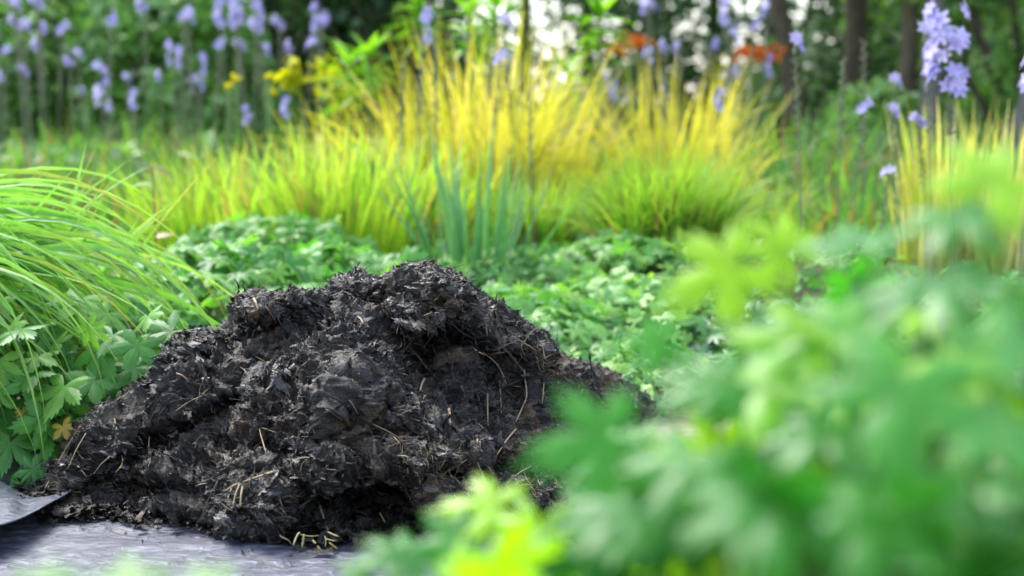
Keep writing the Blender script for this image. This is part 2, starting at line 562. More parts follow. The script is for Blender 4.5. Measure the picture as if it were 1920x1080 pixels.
# gritty strip of path to the right of the heap
xs = np.linspace(.05, 1.9, 60); ys = np.linspace(.6, 4.1, 70)
X, Y = np.meshgrid(xs, ys)
Z = perlin(np.stack([X * 12, Y * 12, 0 * X], -1).reshape(-1, 3), 5).reshape(X.shape) * .006 + .006
Xs = X + perlin(np.stack([Y * 2.5, X * 2, 0 * X + 4], -1).reshape(-1, 3), 6).reshape(X.shape) * .12
me = make_mesh('path', np.stack([Xs, Y, Z], -1).reshape(-1, 3), [grid_faces(60, 70)])
tag(obj('path', me, M['path']), kind='structure')

# ------------------------------------------------------------------ grey sheet
sheet = thing('membrane_sheet', 'grey lilac plastic membrane spread flat under the dark manure heap', 'ground sheet', (0, 0, 0))
nx, ny = 300, 180
X, Y = np.meshgrid(np.linspace(-1.5, .55, nx), np.linspace(1.5, 2.95, ny))
q = np.stack([X * 5, Y * 14, 0 * X], -1).reshape(-1, 3)
Z = (.016 + perlin(q, 11) * .006 + perlin(q * 3.1, 12) * .0025 + perlin(q * .4, 13) * .008).reshape(X.shape)
Xw = X + .03 * np.sin(Y * 9) * np.clip(X - .2, 0, 1)
me = make_mesh('sheet', np.stack([Xw, Y, Z], -1).reshape(-1, 3), [grid_faces(nx, ny)])
obj('flat_sheet', me, M['sheet'], sheet)
# curled-up corner at the left
def PZ(px, py, z):
    q = Gd(px, py)
    return q * (1 - z / CAM_H) + np.array([0, 0, z])


top = [(-320, 868, .05), (-150, 872, .045), (0, 901, .035), (30, 922, .03), (62, 934, .03), (95, 932, .034), (125, 922, .038), (143, 915, .04)]
bot = [(-320, 1030, .07), (-150, 1016, .065), (0, 986, .06), (30, 977, .057), (62, 962, .053), (95, 944, .048), (125, 926, .043), (146, 916, .04)]
A = np.array([PZ(*t) for t in top]); B = np.array([PZ(*t) for t in bot])
tt = np.linspace(0, 7, 60)
Ai = np.stack([np.interp(tt, range(8), A[:, i]) for i in range(3)], -1)
Bi = np.stack([np.interp(tt, range(8), B[:, i]) for i in range(3)], -1)
k_ = np.ones(5) / 5
for arr in (Ai, Bi):
    for i in range(3):
        arr[2:-2, i] = np.convolve(arr[:, i], k_, 'valid')
ss = np.linspace(0, 1, 24)[:, None, None]
V = Ai[None] * (1 - ss) + Bi[None] * ss
V[..., 2] += -.010 * np.sin(math.pi * ss[..., 0]) * np.clip(1 - tt / 7, 0, 1)[None] + .004 * np.sin(tt * 3)[None] * ss[..., 0] * (1 - ss[..., 0]) * 4
V[..., 2] = np.maximum(V[..., 2], .024)
me = make_mesh('curl', V.reshape(-1, 3), [grid_faces(60, 24)])
o = obj('curled_edge', me, M['sheet'], sheet)
sm = o.modifiers.new('thick', 'SOLIDIFY'); sm.thickness = .0015

# ------------------------------------------------------------------ the manure heap
heap = thing('manure_heap', 'big black heap of damp rotted manure with straw on the grey sheet', 'manure heap', (-.2, 2.5, 0))
HL = np.array([-.2, 2.5, 0.0])
SIL = np.array([(40, 928), (80, 905), (110, 850), (150, 805), (200, 768), (250, 735), (300, 702), (312, 672), (345, 645), (400, 628), (445, 606), (500, 585),
                (600, 560), (640, 530), (700, 524), (760, 540), (850, 545), (900, 572), (950, 592), (990, 618), (1010, 650), (1060, 680), (1110, 706), (1160, 735), (1215, 770), (1235, 783)], float)
FOOT = np.array([(40, 932), (80, 965), (110, 985), (200, 992), (350, 1003), (450, 1016), (550, 1030), (600, 1043), (700, 1032), (800, 1005), (900, 985), (1000, 965),
                 (1060, 935), (1110, 880), (1160, 830), (1215, 785), (1235, 786)], float)
RY = np.array([(40, 2.62), (110, 2.62), (300, 2.66), (500, 2.72), (800, 2.76), (950, 2.78), (1060, 2.86), (1160, 3.05), (1235, 3.3)], float)
NU, NF, NB = 900, 520, 70
SIL[:, 1] += 13 * np.clip((930 - SIL[:, 1]) / 60, 0, 1) * np.clip((1233 - SIL[:, 0]) / 100, 0, 1)
pxc = np.linspace(42, 1233, NU)
pys = np.interp(pxc, SIL[:, 0], SIL[:, 1]); pyf = np.interp(pxc, FOOT[:, 0], FOOT[:, 1]); ry = np.interp(pxc, RY[:, 0], RY[:, 1])
kk = np.ones(15) / 15
pyf[7:-7] = np.convolve(pyf, kk, 'valid')
F = np.array([Gd(a, b) for a, b in zip(pxc, pyf)])
Rg = np.array([P(a, b, max(c, f[1] + .02)) for a, b, c, f in zip(pxc, pys, ry, F)])
Rg[:, 2] = np.maximum(Rg[:, 2], .012)
tf_ = np.linspace(0, math.pi / 2, NF)
tb_ = np.linspace(math.pi / 2, math.pi, NB + 1)[1:]
yf = (1 - np.cos(tf_)) ** 1.15
zf = np.sin(tf_) ** 1.0
Pf = F[None] + (Rg - F)[None] * yf[:, None, None]
Pf[..., 2] = Rg[None, :, 2] * zf[:, None]
bd = 0.30 * np.clip(Rg[:, 2] / .3, .08, 1)
Pb = np.stack([np.broadcast_to(Rg[:, 0], (NB, NU)), Rg[None, :, 1] + bd[None] * (-np.cos(tb_))[:, None], Rg[None, :, 2] * np.sin(tb_)[:, None]], -1)
S = np.concatenate([Pf, Pb], 0)
shape = S.shape


def warp(px, py, s=.012, a=16, seed=20):
    q = np.stack([px.ravel() * s, py.ravel() * s, 0 * px.ravel()], -1)
    return px + perlin(q, seed).reshape(px.shape) * a, py + perlin(q + 31.7, seed).reshape(px.shape) * a


def ell(px, py, cx, cy, rx, ry_, rot=0.0, k=6.0):
    c, s = math.cos(math.radians(rot)), math.sin(math.radians(rot))
    dx, dy = px - cx, py - cy
    u = (dx * c + dy * s) / rx; v = (-dx * s + dy * c) / ry_
    d = np.sqrt(u * u + v * v)
    return 1 / (1 + np.exp((d - 1) * k))


def sculpt(px, py):
    wx, wy = warp(px, py)
    wx2, wy2 = warp(wx, wy, .04, 5, 22)
    e = lambda *a: ell(wx2, wy2, *a)
    d = np.zeros_like(px)
    # hollows (positive = away from the camera)
    d += .11 * e(330, 815, 112, 20, -27, 5)
    d += .08 * e(420, 765, 60, 16, -45, 5)
    d += .11 * e(765, 690, 54, 95, -18, 5)
    d += .055 * e(880, 700, 130, 95, 18, 6)
    d += .08 * e(720, 885, 120, 16, -6, 6)
    d += .12 * e(690, 955, 110, 45, 10, 5)
    d += .10 * e(870, 900, 38, 26, 0, 6)
    d += .09 * e(800, 960, 70, 28, 20, 5)
    d += .08 * e(230, 925, 110, 25, -8, 5)
    d += .06 * e(520, 850, 110, 13, 12, 6)
    d += .035 * e(640, 790, 16, 70, 35, 6)
    d += .05 * e(560, 700, 90, 11, 18, 6)
    d += .05 * e(460, 645, 95, 11, -10, 6)
    d += .03 * e(960, 750, 40, 40, 0, 5)
    # bulges
    b = lambda cx, cy, rx, ry_, rot=0: np.exp(-np.log1p(np.exp((-np.log(np.maximum(ell(wx, wy, cx, cy, rx, ry_, rot, 3.0), 1e-6))) - .9))) 
    d -= .05 * e(380, 720, 80, 55, -25, 3.5)
    d -= .045 * e(480, 945, 75, 65, 0, 4)
    d -= .05 * e(700, 850, 180, 30, -4, 4)
    d -= .04 * e(600, 750, 75, 50, 30, 3.5)
    d -= .045 * e(760, 780, 50, 60, -35, 4)
    d -= .03 * e(650, 620, 60, 60, 0, 3.5)
    d -= .03 * e(220, 840, 60, 35, -35, 3.5)
    d -= .03 * e(900, 830, 90, 28, 10, 4)
    d -= .03 * e(350, 900, 80, 45, 0, 3.5)
    return d


px_, py_ = proj(S)
msk = np.ones(shape[:2]); msk[NF:] = np.linspace(1, 0, NB)[:, None] ** 2
edge = np.clip(S[..., 2] / .05, 0, 1)
S[..., 1] += sculpt(px_, py_) * msk * edge * np.clip((1233 - pxc) / 120, 0, 1)[None] * np.clip((pxc - 42) / 60, 0, 1)[None]


def grid_normals(S):
    a = np.gradient(S, axis=1); b = np.gradient(S, axis=0)
    return norm(np.cross(a, b))


def rough_disp(pt, amp=1.0, seed=40):
    """crumpled, layered displacement of damp compost"""
    w_ = np.stack([perlin(pt * 9, seed + 1), perlin(pt * 9, seed + 2), perlin(pt * 9, seed + 3)], -1) * .035
    q = pt + w_
    an = np.array([.75, 1.0, 1.45])
    c, s = math.cos(.35), math.sin(.35)
    rot = np.stack([q[:, 0] * c - q[:, 2] * s, q[:, 1], q[:, 0] * s + q[:, 2] * c], -1) * an
    d = perlin(q * 11, seed) * .028 + (.3 - np.abs(perlin(rot * 13 + 5, seed + 20))) * .016
    d += (0.30 - np.abs(perlin(rot * 22, seed + 4))) * .038
    r2 = np.abs(perlin(rot * 48 + w_ * 30, seed + 5))
    d += (0.28 - r2) * .019
    w2 = np.stack([perlin(q * 60, seed + 8), perlin(q * 60, seed + 9), perlin(q * 60, seed + 10)], -1) * .006
    q2 = (rot + w2)
    m1 = perlin(pt * 7, seed + 11); m2 = perlin(pt * 7 + 9, seed + 12)
    lump = np.clip(.5 + perlin(pt * 16, seed + 13) * 1.6, 0, 1)
    for k_a, wgt in ((-.5, np.clip(.5 + 3 * m1, 0, 1)), (.5, np.clip(.5 - 3 * m1, 0, 1) * np.clip(.5 + 3 * m2, 0, 1)), (1.35, np.clip(.5 - 3 * m1, 0, 1) * np.clip(.5 - 3 * m2, 0, 1))):
        c, s = math.cos(k_a), math.sin(k_a)
        al = q[:, 0] * c - q[:, 2] * s; ac = q[:, 0] * s + q[:, 2] * c
        f1 = np.stack([al * 45, ac * 190 + w2[:, 0] * 60, q[:, 1] * 90], -1)
        d += (0.28 - np.abs(perlin(f1, seed + 14))) * .0085 * wgt
        f2 = np.stack([al * 110, ac * 420, q[:, 1] * 200], -1)
        d += perlin(f2, seed + 15) * .0022 * wgt
    d += (0.28 - np.abs(perlin(q2 * 100, seed + 6))) * .009 * lump
    d += perlin(q2 * 230, seed + 7) * .0030 * lump
    return d * amp


N_ = grid_normals(S)
if N_[NF // 2, NU // 2, 1] > 0: N_ = -N_
flat = S.reshape(-1, 3)
am = (np.clip(S[..., 2] / .035, .25, 1)).ravel()
flat = flat + N_.reshape(-1, 3) * (rough_disp(flat) * am)[:, None]
S = flat.reshape(shape)
N_ = grid_normals(S)
if N_[NF // 2, NU // 2, 1] > 0: N_ = -N_
me = make_mesh('heap_body', S.reshape(-1, 3) - HL, [grid_faces(NU, NF + NB)], {'rnd': np.clip(.45 + perlin(S.reshape(-1, 3) * 14, 60) * .5 + perlin(S.reshape(-1, 3) * 90, 61) * .35, 0, 1)})
obj('heap_body', me, M['manure'], heap)
surfP = [S[:NF + 20].reshape(-1, 3)]; surfN = [N_[:NF + 20].reshape(-1, 3)]
dA = np.linalg.norm(np.cross(np.gradient(S, axis=1), np.gradient(S, axis=0)), axis=-1)
surfA = [dA[:NF + 20].ravel()]


def clump(px, py, D, rx, ry_, rz, rot=0.0, seed=0, amp=1.0, n=150, sq=.8):
    """a lump: rx, rz half sizes in photo pixels at that distance, ry_ depth in metres"""
    c = P(px, py, D); k = D / FPX
    th = np.linspace(0, math.pi, n); ph = np.linspace(0, 2 * math.pi, 2 * n)
    T, Ph = np.meshgrid(th, ph)
    f = lambda v: np.sign(v) * np.abs(v) ** sq
    v = np.stack([f(np.sin(T) * np.cos(Ph)) * rx * k, f(np.sin(T) * np.sin(Ph)) * ry_, f(np.cos(T)) * rz * k], -1)
    a = math.radians(rot); ca, sa = math.cos(a), math.sin(a)
    v = np.stack([v[..., 0] * ca + v[..., 2] * sa, v[..., 1], -v[..., 0] * sa + v[..., 2] * ca], -1) + c
    nn = grid_normals(v)
    ctr = norm(v - c)
    nn = np.where(np.sum(nn * ctr, -1, keepdims=True) < 0, -nn, nn)
    bad = np.sum(nn * ctr, -1) < .2
    nn[bad] = ctr[bad]
    fl = v.reshape(-1, 3) + nn.reshape(-1, 3) * (rough_disp(v.reshape(-1, 3), amp, 40 + seed))[:, None]
    S2 = fl.reshape(v.shape)
    nn = grid_normals(S2); nn = np.where(np.sum(nn * ctr, -1, keepdims=True) < 0, -nn, nn)
    me = make_mesh('clump', fl - HL, [grid_faces(n, 2 * n)], {'rnd': np.clip(.45 + perlin(fl * 14, 60) * .5 + perlin(fl * 90, 61) * .35, 0, 1)})
    obj('clump', me, M['manure'], heap)
    surfP.append(fl); surfN.append(nn.reshape(-1, 3))
    surfA.append(np.linalg.norm(np.cross(np.gradient(S2, axis=1), np.gradient(S2, axis=0)), axis=-1).ravel())


clump(528, 572, 2.58, 74, .05, 19, -2, 1)
clump(672, 560, 2.62, 40, .06, 28, 0, 2)
clump(800, 552, 2.60, 72, .08, 30, 12, 3)
clump(880, 600, 2.62, 95, .06, 24, 24, 4)
clump(790, 588, 2.55, 70, .05, 24, -16, 5)
clump(975, 640, 2.68, 50, .04, 13, 32, 6, n=110)
clump(1045, 690, 2.8, 60, .04, 14, 36, 21, n=110)
clump(1160, 748, 3.05, 60, .04, 9, 25, 22, n=90)
clump(362, 672, 2.58, 44, .05, 30, -30, 7, n=110)
clump(760, 790, 2.36, 52, .04, 26, 45, 8, n=110)
clump(700, 868, 2.30, 150, .045, 22, -4, 9)
clump(480, 955, 2.27, 66, .05, 52, 5, 10)
clump(830, 930, 2.30, 70, .04, 20, 22, 11, n=110)
clump(560, 890, 2.29, 60, .04, 22, -30, 12, n=110)
clump(1110, 722, 2.9, 60, .04, 14, 28, 13, n=90)
clump(980, 920, 2.42, 80, .04, 20, 10, 18, n=90)
clump(640, 790, 2.37, 70, .03, 24, 25, 19, n=110)
clump(530, 735, 2.42, 60, .03, 20, 15, 20, n=110)

SP, SN, SA = np.concatenate(surfP), np.concatenate(surfN), np.concatenate(surfA)
# only keep what stands above the sheet
ok = (SP[:, 2] > .015)
SP, SN, SA = SP[ok], SN[ok], SA[ok]
prob = np.minimum(SA, np.percentile(SA, 99.8)); prob = prob / prob.sum()


def pick(n, extra=None):
    p = prob
    if extra is not None:
        p = prob * extra; p = p / p.sum()
    i = rng.choice(len(SP), n, p=p)
    return SP[i], SN[i]


def flake_template(seed):
    r_ = np.random.default_rng(seed)
    n = 7
    a = np.sort(r_.uniform(0, 2 * math.pi, n))
    a = np.linspace(0, 2 * math.pi, n, endpoint=False) + r_.uniform(-.3, .3, n)
    rad = r_.uniform(.45, 1.15, n)
    v = np.stack([np.cos(a) * rad, np.sin(a) * rad, r_.uniform(-.2, .2, n)], -1)
    v[:, 2] += .35 * v[:, 1] ** 2
    V = np.concatenate([[[0, 0, .08]], v])
    f = np.array([(0, 1 + i, 1 + (i + 1) % n) for i in range(n)])
    return V, [f], np.zeros(n + 1)


# crumbs and flakes
zfl = np.clip(.6 + perlin(SP * 13, 77) * 2.0, .32, 1) ** 1.2
g = Geo()
for s_ in range(10):
    n = 7500
    p, nr = pick(n, zfl)
    nn = norm(nr + rng.normal(0, .5, (n, 3)))
    fw = norm(rng.normal(0, 1, (n, 3)) * np.array([1, .6, .5]) + np.array([.5, 0, -.4]))
    sz = np.clip(rng.exponential(.0014, n) + .0006, 0, .009)
    sc = np.stack([sz * rng.uniform(.4, 1.0, n), sz * rng.uniform(.9, 2.6, n), sz], -1)
    tv, tf, tt_ = flake_template(s_)
    scatter(g, tv, tf, tt_, frames(nn, fw), sc, p + nr * (sz * .35)[:, None] - HL, np.clip(rng.beta(2, 2.6, n) + .0, 0, 1))
o = obj('flakes', g.mesh('flakes', smooth=False), M['wetflake'], heap)
tag(o, kind='stuff')


def slab_template(seed):
    """a torn, matted layer: ragged outline, buckled, with an inner ring"""
    r_ = np.random.default_rng(seed)
    n = 26
    a = np.linspace(0, 2 * math.pi, n, endpoint=False)
    rad = .75 + .18 * np.sin(a * 2 + r_.uniform(0, 6)) + .12 * np.sin(a * 3 + r_.uniform(0, 6)) + r_.uniform(-.24, .24, n)
    V = [(0, 0, .1)]
    for q in (.35, .7, 1.0):
        z = .10 * np.sin(a * 2 + seed) * q + r_.uniform(-.07, .07, n) + .12 - .28 * q * q * np.abs(np.cos(a + seed))
        V += list(zip(np.cos(a) * rad * q, np.sin(a) * rad * q, z))
    f3 = [(0, 1 + i, 1 + (i + 1) % n) for i in range(n)]
    f4 = [(1 + k * n + i, 1 + (k + 1) * n + i, 1 + (k + 1) * n + (i + 1) % n, 1 + k * n + (i + 1) % n) for k in range(2) for i in range(n)]
    return np.array(V), [np.array(f3), np.array(f4)], np.zeros(len(V))


g = Geo()
for s_ in range(12):
    n = 330
    p, nr = pick(n)
    fa = -.35 + 1.9 * perlin(p * 6, 88)
    fw = np.stack([np.cos(fa), 0 * fa, np.sin(fa)], -1) + rng.normal(0, .3, (n, 3))
    nn = norm(nr + rng.normal(0, .24, (n, 3)) + [0, -.1, .15])
    sz = np.clip(rng.exponential(.005, n) + .004, 0, .016)
    scatter(g, *slab_template(s_), frames(nn, fw), np.stack([sz * rng.uniform(.4, .8, n), sz * rng.uniform(.9, 1.7, n), sz * .8], -1), p + nr * .001 - HL, rng.beta(2, 2.4, n))
tag(obj('torn_layers', g.mesh('torn_layers'), M['wetflake'], heap), kind='stuff')


def strands(geo, p, nr, dirs, length, width, seg=7, lift=.25, curl=1.5, r=None):
    """thin ribbons lying on the heap and lifting from it"""
    n = len(p)
    t = norm(dirs - np.sum(dirs * nr, -1, keepdims=True) * nr)
    b = np.cross(nr, t)
    s = np.linspace(-.5, .5, seg + 1)
    c1 = rng.normal(0, curl, n) * .25; c2 = rng.normal(0, curl, n) * .25
    lf = np.abs(rng.normal(0, lift, n))
    L = length[:, None]
    u = s[None] * L
    off = (c1[:, None] * (s[None] ** 2 * 2) + c2[:, None] * (s[None] ** 3 * 4)) * L
    hgt = .0015 + (lf[:, None] * (s[None] + .5) ** 2) * L * .8
    pos = p[:, None] + t[:, None] * u[..., None] + b[:, None] * off[..., None] + nr[:, None] * hgt[..., None]
    sd_ = norm(b + nr * rng.normal(0, .8, (n, 1)))
    wv = (width[:, None] * np.clip(1.05 - np.abs(s[None]) * 1.6, .25, 1) * .5)[..., None]
    l_ = pos - sd_[:, None] * wv; r__ = pos + sd_[:, None] * wv
    mid = pos + nr[:, None] * wv * .5
    v = np.stack([l_, mid, r__], 2)
    m = (seg + 1) * 3
    k = np.arange(seg)[:, None] * 3
    f = np.concatenate([k + np.array([[0, 1, 4, 3]]), k + np.array([[1, 2, 5, 4]])])
    faces = (f[None] + (np.arange(n) * m)[:, None, None]).reshape(-1, 4)
    r = rng.random(n) if r is None else r
    geo.add(v.reshape(-1, 3), [faces], np.repeat(r, m), 0)


g = Geo()
n = 34000
p, nr = pick(n)
fa = -.35 + 1.9 * perlin(p * 6, 88)
dr = np.stack([np.cos(fa), 0 * fa, np.sin(fa)], -1) + rng.normal(0, .35, (n, 3))
strands(g, p - HL, nr, dr, np.clip(rng.exponential(.013, n) + .004, 0, .06), rng.uniform(.0004, .0019, n), r=rng.beta(1.1, 2.8, n))
# hanging wet fibres in the right-hand hollow
ppx, ppy = proj(SP)
n = 2600
zone = ell(ppx, ppy, 890, 680, 130, 85, 20, 8) + .0
p, nr = pick(n, zone)
dr = rng.normal(0, .45, (n, 3)) + np.array([.55, -.2, -1.0])
strands(g, p - HL, nr, dr, np.clip(rng.exponential(.022, n) + .01, 0, .08), rng.uniform(.0006, .002, n), lift=.35, r=rng.beta(1.4, 3, n))
o = obj('fibres', g.mesh('fibres'), M['fibre'], heap)
tag(o, kind='stuff')

# fine pale straw litter
g = Geo()
z1 = (.22 + 1.6 * ell(ppx, ppy, 930, 890, 110, 60, 10, 5) + 1.2 * ell(ppx, ppy, 800, 845, 160, 25, -5, 5) + 1.5 * ell(ppx, ppy, 1010, 670, 90, 22, 38, 5)
      + .8 * ell(ppx, ppy, 150, 840, 25, 80, 30, 5) + .9 * ell(ppx, ppy, 470, 565, 45, 25, 0, 5) + .8 * ell(ppx, ppy, 1080, 720, 90, 25, 30, 5))
n = 11500
p, nr = pick(n, z1)
fa = -.35 + 1.9 * perlin(p * 6, 88)
dr = np.stack([np.cos(fa), 0 * fa, np.sin(fa)], -1) + rng.normal(0, .55, (n, 3))
strands(g, p - HL, nr, dr, np.clip(rng.exponential(.011, n) + .004, 0, .04), rng.uniform(.0005, .0022, n), lift=.3, r=rng.beta(1.3, 1.8, n))
o = obj('straw_litter', g.mesh('straw_litter'), M['straw'], heap)
tag(o, kind='stuff')


# straws one can pick out: each its own part, given by photo spots on the heap's face
def surf_at(px, py):
    d = (ppx - px) ** 2 + (ppy - py) ** 2
    idx = np.argsort(d)[:60]
    return SP[idx[np.argmin(SP[idx, 1])]]


def stalk(pts, wid, mat='straw', r=.7, lift=.004, name='straw_stalk'):
    q = np.array([surf_at(a, b) + np.array([0, -lift, lift * .5]) for a, b in pts])
    if len(q) == 2:
        q = np.stack([q[0], (q[0] + q[1]) / 2 + np.array([0, -.003, .003]), q[1]])
    t = np.linspace(0, len(q) - 1, 12)
    qq = np.stack([np.interp(t, range(len(q)), q[:, i]) for i in range(3)], -1)
    qq[1:-1] = (qq[:-2] + qq[1:-1] * 2 + qq[2:]) / 4
    g = Geo()
    tube(g, qq - HL, wid * np.linspace(1, .6, 12), 5, r)
    return obj(name, g.mesh(name), M[mat], heap)


ST = [([(330, 700), (352, 712)], .0026, .6), ([(205, 858), (175, 895)], .0022, .7), ([(150, 800), (118, 850), (85, 915)], .0024, .8), ([(160, 812), (128, 880)], .002, .6),
      ([(215, 780), (222, 812)], .0022, .75), ([(230, 870), (213, 900)], .0018, .55), ([(145, 872), (160, 888)], .002, .6), ([(404, 905), (375, 975)], .002, .5),
      ([(520, 884), (440, 906), (418, 922)], .0022, .8), ([(446, 908), (438, 950)], .0018, .7), ([(455, 910), (451, 948)], .0022, .75), ([(436, 912), (425, 960)], .0015, .6),
      ([(520, 882), (524, 935), (545, 985)], .0022, .3), ([(600, 940), (606, 990)], .0022, .25), ([(545, 933), (577, 936)], .0013, .7), ([(880, 640), (905, 665), (935, 690), (965, 740)], .0017, .7),
      ([(935, 640), (960, 668), (985, 700)], .0014, .6), ([(910, 735), (922, 800)], .003, .45), ([(982, 690), (985, 740), (973, 790)], .0022, .7), ([(940, 710), (938, 770)], .002, .5),
      ([(800, 708), (785, 728)], .0035, .7), ([(842, 765), (848, 795)], .003, .9), ([(1020, 720), (1018, 752)], .0015, .8), ([(968, 800), (940, 850)], .002, .6),
      ([(895, 820), (898, 870), (912, 905)], .0016, .9), ([(905, 830), (900, 880)], .0014, .95), ([(750, 830), (730, 815)], .0016, .9), ([(660, 752), (670, 775)], .0016, .7),
      ([(672, 595), (680, 606)], .003, .8), ([(476, 560), (484, 580)], .0032, .98), ([(448, 536), (462, 556)], .0012, .6), ([(495, 850), (487, 795), (515, 812)], .0013, .6),
      ([(700, 800), (760, 830)], .0013, .5), ([(640, 822), (700, 812)], .0012, .5), ([(610, 770), (640, 790)], .0016, .6), ([(770, 650), (800, 690)], .0014, .35),
      ([(720, 960), (745, 1000), (752, 1018)], .002, .5), ([(620, 1000), (650, 955)], .0018, .35), ([(1000, 870), (950, 905)], .0018, .8), ([(930, 900), (960, 930)], .002, .85),
      ([(1045, 700), (1075, 720)], .0018, .8), ([(960, 630), (1000, 655), (1040, 690)], .0028, .75), ([(985, 655), (1025, 690)], .0022, .9), ([(330, 765), (380, 740)], .0015, .4)]
for pts, wd, r in ST:
    stalk(pts, wd * random.uniform(.5, .85), 'straw', r * random.uniform(.5, 1.0), .0015)
for pts, w5 in (([(550, 1022), (556, 1006), (562, 998)], .0024), ([(566, 1028), (568, 1014), (570, 1002)], .003), ([(563, 1002), (580, 1005), (598, 1004)], .0013),
                ([(586, 1013), (594, 1022), (609, 1043)], .0027), ([(614, 997), (625, 1002), (635, 1006)], .0019), ([(611, 1010), (622, 1013), (634, 1015)], .0017),
                ([(617, 1017), (626, 1024), (633, 1029)], .0026), ([(609, 1005), (611, 1015), (609, 1025)], .0015)):
    q = np.array([P(a, b, 2.205 + .01 * random.random()) for a, b in pts])
    g = Geo(); tube(g, bez(q[0], q[1] * 2 - (q[0] + q[2]) / 2, q[2], 7) - HL, w5 * .6 * np.array([.5, .9, 1, .85, 1, .8, .45]), 6, random.random())
    o = obj('straw_stalk', g.mesh('straw_stalk'), M['freshstraw'], heap)
    o['label'] = 'fresh yellow piece of chopped straw'
# bits standing up from the crest
for (a, b, c_, d_, D) in ((620, 533, 614, 524, 2.62), (1000, 655, 1028, 640, 2.66), (448, 540, 440, 522, 2.58), (460, 546, 452, 530, 2.58), (672, 522, 686, 500, 2.64), (315, 668, 300, 662, 2.6), (900, 545, 860, 515, 2.6)):
    g = Geo(); tube(g, bez(P(a, b, D), P((a + c_) / 2 + 3, (b + d_) / 2 + 3, D - .01), P(c_, d_, D), 8) - HL, np.linspace(.0018, .0008, 8), 5, .3)
    obj('twig', g.mesh('twig'), M['fibre'], heap)

# crumbs scattered on the sheet along the foot
g = Geo()
n = 6500
i = rng.integers(0, NU, n)
bx = F[i].copy()
bx[:, 1] -= np.abs(rng.normal(0, .022, n)) * (.3 + 1.4 * np.clip(perlin(np.stack([i * .02, 0. * i, 0. * i], -1), 9) + .4, 0, 1)) - .012
bx[:, 0] += rng.normal(0, .02, n)
bx[:, 2] = .020 + rng.random(n) ** 2 * .012
sz = np.clip(rng.exponential(.003, n) + .0012, 0, .012)
far_ = rng.random(n) < .05
bx[far_, 1] -= rng.exponential(.05, far_.sum()); bx[far_, 2] = .022; sz[far_] = np.minimum(sz[far_] * .45, .0035)
tv, tf, tt_ = flake_template(33)
scatter(g, tv, tf, tt_, frames(norm(rng.normal(0, .5, (n, 3)) + [0, 0, 1]), rng.normal(0, 1, (n, 3))), np.stack([sz, sz * 1.5, sz], -1), bx - HL, rng.beta(2, 3, n))
tag(obj('crumbs', g.mesh('crumbs', smooth=False), M['manure'], heap), kind='stuff')


# ------------------------------------------------------------------ palmate-leaved plants
def leafy_plant(name, label, cat, base, leaves, mat, group=None, stem_r=.0022, temps=None, each=True, stem='stem'):
    """leaves: list of (centre xyz, radius m, normal, forward, rnd). each leaf on its own curved stalk"""
    t = thing(name, label, cat, base, 0, group)
    base = np.array(base, float)
    gs = Geo()
    gl = Geo()
    temps = temps or PALM
    for i, (c, rad, nr, fw, rn) in enumerate(leaves):
        c = np.array(c)
        nr = np.array(nr, float); fw = np.array(fw, float)
        R = frames(nr[None], fw[None])
        tv, tf, tt_ = temps[i % len(temps)]
        b0 = base + np.array([random.uniform(-.05, .05), random.uniform(-.05, .05), 0])
        mid = b0 * .45 + c * .55; mid[2] = c[2] * .75
        tube(gs, bez(b0, mid, c - R[0][:, 2] * .001, 9) - base, np.linspace(stem_r, stem_r * .6, 9), 5, random.random())
        if each:
            g1 = Geo(); scatter(g1, tv, tf, tt_, R, np.array([rad]), (c - base)[None], np.array([rn]))
            obj('leaf', g1.mesh('leaf'), M[mat], t)
        else:
            scatter(gl, tv, tf, tt_, R, np.array([rad]), (c - base)[None], np.array([rn]))
    obj('stems', gs.mesh('stems'), M[stem], t)
    if not each and gl.n:
        obj('foliage', gl.mesh('foliage'), M[mat], t)
    return t


def rleaf(px, py, D, rpx, face=(0, -.5, 1), fw=(0, -1, -.3), jit=.25, rn=None):
    if D < 1.5: D = D * .86
    nr = np.array(face, float) + rng.normal(0, jit, 3)
    f = np.array(fw, float) + rng.normal(0, jit, 3)
    return (P(px, py, D), rpx * D / FPX, nr, f, random.random() if rn is None else rn)


